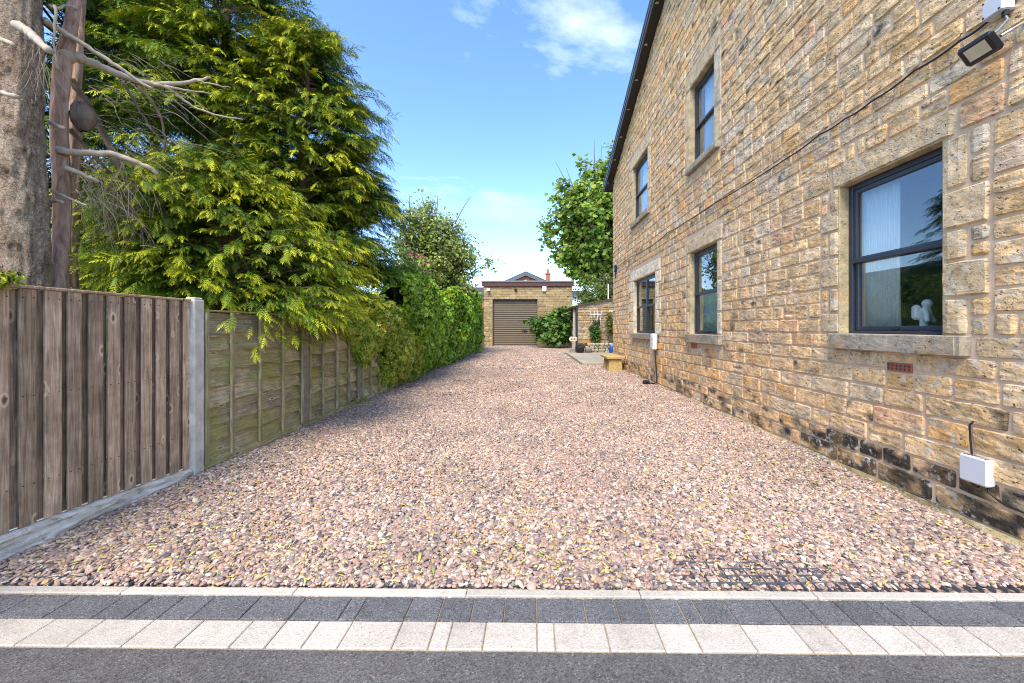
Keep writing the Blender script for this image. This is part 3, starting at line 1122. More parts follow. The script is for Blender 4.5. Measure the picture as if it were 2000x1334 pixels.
for k, (y0, y1, z0, z1, i, isl) in enumerate(DRESS):
    base = (0.72, 0.60, 0.42) if i == 2 else ((0.55, 0.41, 0.245) if r.random() < .8 else (0.53, 0.44, 0.32))
    c = np.array(base) * r.uniform(0.9, 1.1)
    amp, dep = (0.0015, 0.012) if i == 2 else ((0.006, 0.02) if i == 0 else (0.003, 0.016))
    v, f = rock(y0 + 0.004, y1 - 0.004 if not isl else y1, z0, z1, dep, amp, max(5, int((y1 - y0) / 0.05)), max(4, int((z1 - z0) / 0.05)), 900 + k)
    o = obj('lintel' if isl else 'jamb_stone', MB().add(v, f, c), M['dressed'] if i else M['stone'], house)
    if i == 2:
        o['label'] = 'clean cream cut stone surround of the four pane window'
# stone returns inside the reveals (smooth tooled)
for i, (a, b, z0, z1) in enumerate(OPEN):
    c = (0.40, 0.325, 0.185) if i != 2 else (0.60, 0.48, 0.31)
    mb = MB()
    mb.box(WX - 0.008, WX + 0.10, b - 0.004, b + 0.03, z0, z1, 0.004, c)
    mb.box(WX - 0.008, WX + 0.10, a - 0.03, a + 0.004, z0, z1, 0.004, c)
    mb.box(WX - 0.008, WX + 0.10, a - 0.03, b + 0.03, z1 - 0.004, z1 + 0.02, 0.003, c)
    obj('reveal', mb, M['dressed'], house)
# low projecting footing
yy = NEAR_Y
r = random.Random(9)
while yy < EAVE_Y:
    w = r.uniform(0.4, 0.9)
    hgt = r.uniform(0.035, 0.06)
    v, f = rock(yy + 0.006, min(yy + w, EAVE_Y) - 0.006, -0.04, hgt, 0.055 + r.uniform(-.012, .012), 0.006, 9, 4, int(yy * 100))
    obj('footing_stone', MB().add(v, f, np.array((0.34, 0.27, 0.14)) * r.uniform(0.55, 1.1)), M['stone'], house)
    yy += w


def window(i, mullion=False, split=0.5):
    a, b, z0, z1 = OPEN[i]
    X0 = WX + 0.085
    fr = MB()
    bw = 0.052
    a2, b2 = a + 0.004, b - 0.004
    z0b, z1b = z0 + 0.003, z1 - 0.006
    fr.box(X0, X0 + 0.07, a2, a2 + bw, z0b, z1b, 0.004)
    fr.box(X0, X0 + 0.07, b2 - bw, b2, z0b, z1b, 0.004)
    fr.box(X0, X0 + 0.07, a2 + bw, b2 - bw, z1b - bw, z1b, 0.004)
    fr.box(X0 - 0.012, X0 + 0.07, a2 + bw, b2 - bw, z0b, z0b + 0.024, 0.004)
    w = obj('window', fr, M['anthracite'], house)
    zi0, zi1 = z0b + 0.024, z1b - bw
    zm = zi0 + (zi1 - zi0) * split
    ai, bi = a2 + bw, b2 - bw
    sw = 0.042

    def sash(xa, za, zb, ya, yb, topw, botw):
        mb = MB()
        mb.box(xa, xa + 0.042, ya, ya + sw, za, zb, 0.005)
        mb.box(xa, xa + 0.042, yb - sw, yb, za, zb, 0.005)
        mb.box(xa, xa + 0.042, ya + sw, yb - sw, zb - topw, zb, 0.005)
        mb.box(xa, xa + 0.042, ya + sw, yb - sw, za, za + botw, 0.005)
        obj('sash', mb, M['anthracite'], w)
        obj('pane', MB().box(xa + 0.018, xa + 0.022, ya + sw - .004, yb - sw + .004, za + botw - .004, zb - topw + .004), M['glass'], w)
    halves = [(ai, bi)] if not mullion else [(ai, (ai + bi) / 2 - 0.028), ((ai + bi) / 2 + 0.028, bi)]
    for ya, yb in halves:
        sash(X0 + 0.006, zm - 0.028, zi1 - 0.002, ya + .001, yb - .001, 0.042, 0.055)
        sash(X0 + 0.022, zi0 + 0.002, zm + 0.018, ya + .002, yb - .002, 0.05, 0.045)
    if mullion:
        obj('mullion', MB().box(X0 - 0.004, X0 + 0.06, (ai + bi) / 2 - 0.027, (ai + bi) / 2 + 0.027, zi0 - .002, zi1 + .002, 0.004), M['anthracite'], w)
    # drip bar, latch
    obj('meeting_rail', MB().box(X0 - 0.012, X0 + 0.03, ai + 0.003, bi - 0.003, zm - 0.032, zm + 0.016, 0.006), M['anthracite'], w)
    if i < 2:
        obj('latch', MB().box(X0 - 0.006, X0 + 0.03, (a + b) / 2 - 0.03, (a + b) / 2 + 0.03, zi0 + 0.012, zi0 + 0.026, 0.003), M['black'], w)
    # stone sill
    t = SILLT[i]
    pa, pb = (a - 0.19, b + 0.06) if i == 0 else (a - 0.2, b + 0.08)
    v, f = rock(pa, pb, z0 - t, z0 - 0.002, 0.085, 0.002, 14, 6, 700 + i)
    sm = MB().add(v, f, (0.30, 0.255, 0.185))
    sm.box(WX - 0.080, WX + 0.12, pa + 0.006, pb - 0.006, z0 - t + 0.006, z0 - 0.001, 0.006, (0.30, 0.26, 0.20))
    obj('sill', sm, M['dressed'], w)
    # room behind
    rm = MB()
    X1 = WX + 0.31
    D = 2.6
    ra, rb, rz0, rz1 = a - 0.5, b + 0.5, z0 - 0.7, z1 + 0.25
    rm.add([(X1 + D, ra, rz0), (X1 + D, rb, rz0), (X1 + D, rb, rz1), (X1 + D, ra, rz1)], [(0, 1, 2, 3)])
    rm.add([(X1, ra, rz0), (X1 + D, ra, rz0), (X1 + D, ra, rz1), (X1, ra, rz1)], [(0, 1, 2, 3)])
    rm.add([(X1, rb, rz0), (X1 + D, rb, rz0), (X1 + D, rb, rz1), (X1, rb, rz1)], [(0, 1, 2, 3)])
    rm.add([(X1, ra, rz0), (X1 + D, ra, rz0), (X1 + D, rb, rz0), (X1, rb, rz0)], [(0, 1, 2, 3)])
    rm.add([(X1, ra, rz1), (X1 + D, ra, rz1), (X1 + D, rb, rz1), (X1, rb, rz1)], [(0, 1, 2, 3)])
    # inner face of the wall round the opening
    for (p, q, s, t2) in ((ra, a, rz0, rz1), (b, rb, rz0, rz1), (a, b, rz0, z0), (a, b, z1, rz1)):
        rm.add([(X1, p, s), (X1, q, s), (X1, q, t2), (X1, p, t2)], [(0, 1, 2, 3)])
    obj('room_interior', rm, M['roomyellow'] if i == 2 else M['room'], house)
    obj('inner_sill', MB().box(WX + 0.16, WX + 0.36, a + 0.004, b - 0.004, z0 - 0.02, z0 + 0.012, 0.003), M['white'], w)
    return w


for i in range(5):
    window(i, i == 2, 0.5)

# roof, soffit, verge boards, downlights
OV = 0.27
sl_ang = math.atan2(RIDGE_Z - EAVE_Z, EAVE_Y - RIDGE_Y)


def gable_band(x0, x1, dz0, dz1, y_over=0.4):
    """slab following both roof slopes between heights dz0..dz1 above the verge line"""
    mb = MB()
    for s_ in (1, -1):
        ye = RIDGE_Y + s_ * (EAVE_Y - RIDGE_Y + y_over)
        ze = RIDGE_Z - (RIDGE_Z - EAVE_Z) * (EAVE_Y - RIDGE_Y + y_over) / (EAVE_Y - RIDGE_Y)
        poly = [(RIDGE_Y, RIDGE_Z + dz0), (ye, ze + dz0), (ye, ze + dz1), (RIDGE_Y, RIDGE_Z + dz1)]
        mb.prism(poly, 'x', x0, x1)
    return mb


rf = obj('roof', gable_band(WX - OV - 0.03, HX1 + 0.3, 0.16, 0.24), M['slate'], house)
obj('soffit', gable_band(WX - OV + 0.02, WX + 0.05, 0.0, 0.02), M['soffit'], house)
obj('bargeboard', gable_band(WX - OV, WX - OV + 0.02, -0.035, 0.16), M['fascia'], house)
obj('verge_trim', gable_band(WX - OV - 0.022, WX - OV - 0.001, 0.06, 0.16), M['fascia'], house)
gt = MB().tube([(WX - OV - 0.02, EAVE_Y + 0.43, EAVE_Z - 0.13), (HX1, EAVE_Y + 0.43, EAVE_Z - 0.13)], 0.06, 10)
obj('gutter', gt, M['black'], house)
for y in (9.05, 9.92, 10.8, 11.66, 12.6, 13.5):
    z = verge(y)
    mb = MB().tube([(2.99, y, z - 0.006), (2.99, y, z + 0.004)], 0.045, 14)
    d = obj('downlight', mb, M['lens'], house)
obj('camera_bracket', MB().box(WX - 0.10, WX, 14.30, 14.42, 6.72, 6.80, 0.01).tube([(WX - 0.09, 14.36, 6.76), (WX - 0.24, 14.30, 6.74)], 0.045, 10), M['black'], house)

# terracotta air bricks (own pieces in the wall)
def air_brick(y0, y1, z0, z1, holes=True):
    mb = MB().box(WX - 0.012, WX + 0.03, y0, y1, z0, z1, 0.003)
    p = obj('air_brick', mb, M['terracotta'], house)
    if holes:
        hb = MB()
        n = 6
        for k in range(n):
            yc = y0 + (k + 0.5) * (y1 - y0) / n
            for q in (0.32, 0.68):
                zc = z0 + q * (z1 - z0)
                s_ = 0.012
                hb.add([(WX - 0.0135, yc - s_, zc), (WX - 0.0135, yc, zc - s_), (WX - 0.0135, yc + s_, zc), (WX - 0.0135, yc, zc + s_)], [(0, 1, 2, 3)])
        obj('hole', hb, M['hole_fill'], p)  # flat dark diamonds painted on the face as the shade inside the holes


air_brick(3.19, 3.41, 1.035, 1.11)
for (px, py, y) in ((1355, 676, 7.4), (1325, 130, 8.2), (1229, 290, 12.2)):
    w = at(px, py, y)
    air_brick(y - 0.12, y + 0.12, w.z - 0.045, w.z + 0.045, False)

# wall-mounted things ------------------------------------------------------------
cpts = [(1946, 27), (1876, 79), (1786, 138), (1702, 198), (1650, 232), (1600, 263), (1537, 309), (1396, 397), (1340, 433), (1304, 454), (1272, 481), (1231, 502), (1203, 522)]
pts = []
for px, py in cpts:
    y = (WX - 0.035) * F / (px - CX)
    pts.append(at(px, py, y))
pp = []
for a, b in zip(pts[:-1], pts[1:]):
    for t in (0, .25, .5, .75):
        q = a.lerp(b, t)
        q.z -= 0.03 * math.sin(PI * t) * 0.5
        pp.append(q)
pp.append(pts[-1])
cable = obj('wall_cable', MB().tube(pp, 0.0085, 6), M['black'], smooth=True)
tag(cable, 'long black cable clipped across the stone gable from junction box to far corner', 'cable')
cj = pts[-1]
tag(obj('cable_junction', MB().box(WX - 0.1, WX - 0.005, cj.y - 0.09, cj.y + 0.09, cj.z - 0.16, cj.z + 0.06, 0.015).tube([(WX - 0.06, cj.y, cj.z - 0.15), (WX - 0.06, cj.y, cj.z - 0.4)], 0.02, 8), M['black']),
    'small black box at the far corner where the wall cable ends', 'cable box')

jb = thing('junction_box', 'pale grey junction box above the floodlight high on the stone wall', 'junction box', (WX - 0.02, 2.555, 3.42))
obj('body', MB().box(WX - 0.085, WX - 0.01, 2.505, 2.625, 3.475, 3.60, 0.008), M['greybox'], jb)
obj('lid', MB().box(WX - 0.098, WX - 0.085, 2.508, 2.622, 3.478, 3.597, 0.006), M['greybox'], jb)
for dy, dz in ((0.012, 0.012), (0.10, 0.012), (0.012, 0.107), (0.10, 0.107)):
    obj('screw', MB().tube([(WX - 0.101, 2.512 + dy, 3.48 + dz), (WX - 0.096, 2.512 + dy, 3.48 + dz)], 0.006, 8), M['black'], jb)
obj('gland', MB().tube([(WX - 0.05, 2.53, 3.478), (WX - 0.05, 2.53, 3.445)], 0.017, 10), M['black'], jb)
fl = thing('floodlight', 'black LED floodlight tilted down below the grey junction box', 'floodlight', (WX - 0.1, 2.57, 3.3))
FM = Matrix.Translation((WX - 0.16, 2.585, 3.262)) @ Matrix.Rotation(math.radians(-38), 4, 'Y')
obj('housing', MB().box(-0.012, 0.028, -0.105, 0.105, -0.072, 0.072, 0.02, M=FM), M['black'], fl)
obj('lens', MB().box(-0.0135, -0.0115, -0.062, 0.062, -0.042, 0.042, 0, M=FM), M['lens'], fl)
obj('bracket', MB().tube([FM @ Vector((0.02, -0.108, 0)), (WX - 0.10, 2.46, 3.30), (WX - 0.03, 2.45, 3.34), (WX - 0.012, 2.45, 3.36)], 0.009, 8), M['steel'], fl)
obj('lead', MB().tube([(WX - 0.05, 2.53, 3.45), (WX - 0.07, 2.50, 3.40), (WX - 0.10, 2.53, 3.35), FM @ Vector((0.03, 0.0, 0.03))], 0.006, 8), M['steel'], fl)

wb = thing('cable_box', 'pale grey plastic cable box low on the wall near the road', 'utility box', (WX - 0.02, 2.70, 0.32))
obj('cover', MB().box(WX - 0.072, WX - 0.018, 2.612, 2.79, 0.325, 0.515, 0.012), M['greybox'], wb)
obj('back_plate', MB().box(WX - 0.02, WX + 0.0, 2.62, 2.782, 0.332, 0.508, 0.004), M['greybox'], wb)
vb = MB()
for k in range(6):
    vb.box(WX - 0.062, WX - 0.032, 2.628 + k * 0.025, 2.640 + k * 0.025, 0.5135, 0.5165)
obj('vent', vb, M['black'], wb)
ps = [at(1893, 823, 2.73), at(1887, 830, 2.755), at(1886, 858, 2.75), at(1897, 888, 2.74), at(1890, 915, 2.76), at(1893, 942, 2.75), at(1912, 952, 2.70), at(1916, 945, 2.69)]
for p_ in ps:
    p_.x = WX - 0.028
tag(obj('box_lead', MB().tube(ps, 0.006, 6), M['black'], smooth=True), 'thin black lead looping from a hole in the wall into the grey cable box', 'cable')
ps = [(WX - 0.03, 2.645, 0.33), (WX - 0.03, 2.64, 0.29), (WX - 0.03, 2.57, 0.25), (WX - 0.03, 2.4, 0.235), (WX - 0.03, 2.27, 0.225)]
tag(obj('ground_lead', MB().tube(ps, 0.007, 6), M['black'], smooth=True), 'black lead running from under the grey cable box towards the road', 'cable')

ch = thing('car_charger', 'white wall mounted car charger with black lead beside the four pane window', 'charger', (WX - 0.05, 9.55, 0.05))
obj('case', MB().box(WX - 0.15, WX - 0.03, 9.40, 9.64, 0.86, 1.265, 0.035), M['white'], ch)
obj('side_panel', MB().box(WX - 0.14, WX - 0.02, 9.641, 9.66, 0.87, 1.255, 0.006), M['green'], ch)
obj('back_box', MB().box(WX - 0.03, WX + 0.0, 9.42, 9.62, 0.88, 1.245, 0.004), M['black'], ch)
obj('warning_label', MB().box(WX - 0.1515, WX - 0.1495, 9.42, 9.50, 1.0, 1.05), M['yellow'], ch)
obj('status_label', MB().box(WX - 0.1515, WX - 0.1495, 9.43, 9.50, 1.10, 1.14), M['steel'], ch)
lead = [(WX - 0.07, 9.5, 0.87), (WX - 0.07, 9.48, 0.7), (WX - 0.06, 9.45, 0.45), (WX - 0.05, 9.42, 0.2), (WX - 0.06, 9.40, 0.09), (WX - 0.11, 9.44, 0.05), (WX - 0.2, 9.52, 0.05)]
obj('lead', MB().tube(lead, 0.017, 8), M['black'], ch, smooth=True)
obj('plug', MB().box(WX - 0.36, WX - 0.2, 9.47, 9.58, 0.03, 0.12, 0.02), M['black'], ch)

# window dressing -----------------------------------------------------------------


def pleated(label, i, ya, yb, z0, z1, mat, name='curtain', n=22, x=None, amp=0.018, group=None):
    X = WX + 0.24 if x is None else x
    v, f = [], []
    ys = np.linspace(ya, yb, n * 4)
    for t, y in enumerate(ys):
        dx = amp * math.sin(t * PI / 2)
        for z in (z0, z1):
            v += [(X + dx, y, z), (X + dx + 0.004, y, z)]
    m_ = len(ys)
    for t in range(m_ - 1):
        a = 4 * t
        b = a + 4
        f += [(a, a + 2, b + 2, b), (a + 1, b + 1, b + 3, a + 3), (a, b, b + 1, a + 1), (a + 2, a + 3, b + 3, b + 2)]
    return tag(obj(name, MB().add(v, f), mat, smooth=True), label, 'curtain', group)


a, b, z0, z1 = OPEN[0]
pleated('white pleated curtain drawn to the far side of the big front window', 0, 3.52, 3.93, z0 + 0.02, z1, M['blind'], n=16, x=WX + 0.21)
pleated('white curtain hanging in the upper window nearest the road', 3, OPEN[3][0] + 0.06, OPEN[3][1] - 0.28, OPEN[3][2] + 0.03, OPEN[3][3], M['blind'], n=14, x=WX + 0.185)
pleated('white curtain hanging in the far upper window under the eaves', 4, OPEN[4][0] + 0.05, OPEN[4][1] - 0.5, OPEN[4][2] + 0.03, OPEN[4][3], M['blind'], n=14, x=WX + 0.185)
pleated('mint tinted net curtain behind the lower sash of the middle ground floor window', 1, OPEN[1][0] + 0.03, OPEN[1][1] - 0.03, OPEN[1][2] + 0.03, OPEN[1][2] + 0.78, M['greenblind'], 'net_curtain', n=24, amp=0.008)
bl = thing('venetian_blind', 'cream slatted blind half drawn inside the four pane window', 'blind', (WX + 0.25, 10.67, 1.3))
for k in range(30):
    z = 2.78 - k * 0.046
    obj('slat', MB().box(WX + 0.235, WX + 0.275, 9.72, 11.63, z, z + 0.003, M=None), M['slatblind'], bl)
tag(obj('storage_jar', MB().lathe(WX + 0.24, 10.1, [(0.05, 1.265), (0.06, 1.28), (0.06, 1.40), (0.045, 1.43), (0.045, 1.45), (0.02, 1.47)], 14), M['ceramic'], smooth=True), 'pale jar on the inner sill of the four pane window', 'jar')


def figurine():
    root = thing('figurine', 'small white ceramic spaceman with backpack standing on the window sill', 'figurine', (WX + 0.26, 3.34, 1.366))
    bx, by, bz, K = WX + 0.25, 3.34, 1.366, 1.3
    FMx = Matrix.Translation((bx, by, bz)) @ Matrix.Rotation(-0.9, 4, 'Z') @ Matrix.Scale(K, 4)
    mb = MB()

    def blob(a, b, ra, rb, n=7):
        a, b = np.array(a), np.array(b)
        ts = np.linspace(0, 1, n)
        d = (b - a) / (np.linalg.norm(b - a) + 1e-9)
        pts = [a - d * ra * .9, a - d * ra * .6] + [a + (b - a) * t for t in ts] + [b + d * rb * .6, b + d * rb * .9]
        rr = [ra * .35, ra * .8] + [ra + (rb - ra) * t for t in ts] + [rb * .8, rb * .35]
        mb.tube([FMx @ Vector(p) for p in pts], [q * K for q in rr], 12)
    blob((0, 0, .085), (.004, 0, .140), .030, .034)                # trunk
    blob((.012, 0, .190), (.012, 0, .194), .030, .030)             # helmet
    blob((0, .020, .075), (.006, .026, .012), .023, .018)          # legs
    blob((0, -.020, .075), (-.006, -.028, .012), .023, .018)
    blob((.006, .026, .010), (.022, .028, .008), .016, .013)
    blob((-.006, -.028, .010), (.012, -.031, .008), .016, .013)
    blob((.004, .036, .150), (.020, .058, .112), .019, .016)       # arms
    blob((.020, .058, .112), (.038, .060, .080), .016, .014)
    blob((.004, -.036, .150), (.014, -.064, .112), .019, .016)
    blob((.014, -.064, .112), (.020, -.082, .082), .016, .014)
    o = obj('body', mb, M['ceramic'], root, smooth=True)
    rm_ = o.modifiers.new('fuse', 'REMESH')
    rm_.mode = 'VOXEL'
    rm_.voxel_size = 0.0045
    rm_.use_smooth_shade = True
    obj('backpack', MB().box(-0.060, -0.016, -0.034, 0.034, 0.085, 0.185, 0.014, M=FMx), M['ceramic'], root)


figurine()

# ------------------------------------------------------------------ left boundary: brown board fence
FXF = -WX                                            # face of the fence
bf = thing('board_fence', 'brown vertical board fence bay nearest the road with rock faced gravel board', 'fence', (FXF, 2.6, 0))


def fbot(y):
    return 0.168 - 0.05 * (y - 2.316)


r = random.Random(4)
ys = np.arange(0.55, 3.60, 0.127)
k0 = 2.402 % 0.127
y = 2.402 - 0.127 * 14
while y < 3.60:
    w = r.uniform(0.082, 0.094)
    if y + w > 3.605:
        w = 3.605 - y
    if w > 0.02:
        xo = r.uniform(-.002, .002)
        obj('board', MB().box(FXF - 0.012 + xo, FXF + 0.004 + xo, y, y + w, fbot(y) + r.uniform(-.004, .004), 1.655, 0.003), M['brown_boards'], bf)
    yb = y + 0.064 + r.uniform(-.004, .004)
    if yb + 0.09 < 3.61:
        obj('board', MB().box(FXF - 0.042, FXF - 0.026, yb, yb + r.uniform(0.078, 0.086), fbot(y) + 0.002, 1.652, 0.003), M['back_boards'], bf)
    # nails
    nb = MB()
    for zz in (0.42, 0.98, 1.60):
        for dy in (0.016, w - 0.016):
            if w > 0.06:
                nb.box(FXF + 0.003, FXF + 0.0065, y + dy - 0.003, y + dy + 0.003, zz - 0.003, zz + 0.003)
    if nb.v:
        obj('nail', nb, M['black'], bf)
    y += 0.127
for z in (0.40, 0.97, 1.585):
    obj('rail', MB().box(FXF - 0.085, FXF - 0.0435, 0.62, 3.60, z - 0.025, z + 0.025, 0.003), M['brown_boards'], bf)
obj('cap_rail', MB().box(FXF - 0.055, FXF + 0.014, 0.62, 3.612, 1.657, 1.676, 0.004), M['brown_boards'], bf)


def gravel_board():
    n, m_ = 150, 14
    Y = np.linspace(0.6, 3.61, n)
    v = []
    for yy in Y:
        top = fbot(yy) - 0.004
        for j in range(m_):
            t = j / (m_ - 1)
            z = -0.05 + t * (top + 0.05)
            q = np.array([[yy * 3.2, z * 30, 1.0]])
            e = min(1, (1 - t) * 6)
            d = (0.022 + 0.022 * fbm(q, 8, 3)[0]) * e
            v.append((FXF - 0.004 + max(0, d), yy, z))
    f = [(i * m_ + j, (i + 1) * m_ + j, (i + 1) * m_ + j + 1, i * m_ + j + 1) for i in range(n - 1) for j in range(m_ - 1)]
    mb = MB().add(v, f)
    mb.prism([(0.6, -0.05), (3.61, -0.05), (3.61, fbot(3.61) - 0.005), (0.6, fbot(0.6) - 0.005)], 'x', FXF - 0.05, FXF - 0.005)
    obj('gravel_board', mb, M['rock_concrete'], bf)


gravel_board()


def post(y0, y1, x0, x1, h, mat, label):
    mb = MB()
    mb.box(x0, x1, y0, y1, -0.1, h - 0.02, 0.008)
    mb.box(x0 + 0.008, x1 - 0.008, y0 + 0.008, y1 - 0.008, h - 0.02, h, 0.008)
    return tag(obj('fence_post', mb, mat), label, 'fence post', 'posts of the left fence')


post(3.622, 3.735, FXF - 0.07, FXF + 0.035, 1.695, M['concrete'], 'pale concrete post between brown board fence and green lapped panels')
post(5.385, 5.52, FXF - 0.07, FXF + 0.03, 1.60, M['old_post'], 'weathered brown concrete post between the two exposed lapped panels')
post(7.14, 7.28, FXF - 0.07, FXF + 0.03, 1.62, M['old_post'], 'weathered concrete post half hidden by variegated ivy')


def lap_panel(label, y0, y1, h, z0, battens, ns, seed):
    r = random.Random(seed)
    t = thing('lap_fence_panel', label, 'fence panel', (FXF, (y0 + y1) / 2, 0), 'waney lap fence panels')
    hs = (h - z0 - 0.02) / ns
    for k in range(ns):
        za = z0 + k * hs - 0.015
        zb = z0 + (k + 1) * hs + 0.018
        n = 26
        v = []
        yy = np.linspace(y0, y1, n)
        ph = r.uniform(0, 50)
        wav = 0.026 * fbm(np.stack([yy * 1.6 + ph, 0 * yy, 0 * yy + k], -1), seed, 3)
        bend = 0.006 * vnoise(np.stack([yy * 2.1 + ph, 0 * yy, 0 * yy + 9], -1), seed)
        for i in range(n):
            zlow = za + wav[i]
            xt, xb = FXF - 0.052, FXF + 0.016 + bend[i]
            zm_ = (zlow + zb) / 2
            v += [(xb, yy[i], zlow), (xb - 0.012, yy[i], zlow + 0.002), ((xb + xt) / 2, yy[i], zm_), (xt, yy[i], zb), (xt - 0.012, yy[i], zb)]
        f = []
        for i in range(n - 1):
            a, b = 5 * i, 5 * i + 5
            f += [(a, b, b + 2, a + 2), (a + 2, b + 2, b + 3, a + 3), (a + 3, b + 3, b + 4, a + 4), (a + 4, b + 4, b + 1, a + 1), (a + 1, b + 1, b, a)]
        f += [(0, 2, 3, 4, 1), tuple(5 * (n - 1) + q for q in (1, 4, 3, 2, 0))]
        obj('slat', MB().add(v, f), M['weathered_slats'], t)
    for yb in battens:
        obj('batten', MB().box(FXF + 0.017, FXF + 0.044, yb - 0.019, yb + 0.019, z0 - 0.02, h + 0.008, 0.004), M['weathered_battens'], t)
    obj('cap_rail', MB().box(FXF - 0.05, FXF + 0.02, y0, y1, h + 0.009, h + 0.026, 0.004), M['weathered_slats'], t)
    obj('kickboard', MB().box(FXF - 0.035, FXF + 0.012, y0 - .002, y1 + .002, -0.05, z0 - 0.022, 0.005), M['weathered_slats'], t)
    return t


lap_panel('mossy lapped fence panel next to the pale concrete post under the golden cypress', 3.74, 5.38, 1.56, 0.105, [3.765, 4.09, 4.52, 4.94, 5.355], 8, 31)
lap_panel('taller mossy lapped fence panel between the two weathered posts', 5.525, 7.135, 1.66, 0.10, [5.55, 5.90, 6.33, 6.74, 7.11], 8, 32)
lap_panel('low lapped fence panel almost buried under variegated ivy', 7.285, 9.1, 1.5, 0.10, [7.31, 7.67, 8.11, 8.52, 9.04], 8, 33)
lap_panel('far lapped fence panel behind the ivy hedge foot', 9.15, 11.0, 1.5, 0.10, [9.2, 9.6, 10.0, 10.5, 10.95], 7, 34)

# ------------------------------------------------------------------ foliage generators


def scatter(pv, pf, pc, R, S, P, mul):
    """real copies of a small leaf shape: pv (k,3) local shape, R (n,3,3), S (n) or (n,3), P (n,3), mul (n,3)"""
    n, k = len(P), len(pv)
    S = np.asarray(S)
    L = pv[None] * (S[:, None, None] if S.ndim == 1 else S[:, None, :])
    V = np.einsum('nij,nkj->nki', R, L) + P[:, None]
    Fc = (np.asarray(pf)[None] + (np.arange(n) * k)[:, None, None]).reshape(-1, 3)
    C = np.clip(pc[None] * mul[:, None], 0, 1)
    return V.reshape(-1, 3), Fc, C.reshape(-1, 3)


def frond_shape(pairs=5):
    """flat feathery spray: a row of narrow scale-leaved shoots on both sides of an axis; colour channel 0 holds the new-growth share"""
    v, f, c = [], [], []

    def P_(x, y):
        return (x, y, -0.20 * y * y - 0.30 * x * x)
    for i in range(pairs):
        t = 0.02 + 0.92 * i / (pairs - 1)
        L = 0.46 * (1 - t) ** 0.7 * min(1, 0.5 + t * 2.2) + 0.07
        for sgn in (-1, 1):
            a = 0.80 - 0.30 * t + rnd.uniform(-.12, .12)
            LL = L * rnd.uniform(0.75, 1.15)
            dx, dy = sgn * math.sin(a) * LL, math.cos(a) * LL
            w = 0.092
            i0 = len(v)
            v += [P_(0, t - w * .6), P_(dx, t + dy), P_(0, t + w)] if sgn < 0 else [P_(0, t + w), P_(dx, t + dy), P_(0, t - w * .6)]
            f.append((i0, i0 + 1, i0 + 2))
            g_ = min(1, 0.10 + 0.55 * t)
            c += [(g_,) * 3, (min(1, g_ + .4),) * 3, (g_,) * 3]
    i0 = len(v)
    v += [P_(-.05, .86), P_(.05, .86), P_(0, 1.12)]
    f.append((i0, i0 + 2, i0 + 1))
    c += [(.65,) * 3, (.65,) * 3, (1,) * 3]
    return np.array(v), np.array(f), np.array(c)


def interp_prof(prof, z):
    zs = [p[0] for p in prof]
    rs = [p[1] for p in prof]
    return np.interp(z, zs, rs)


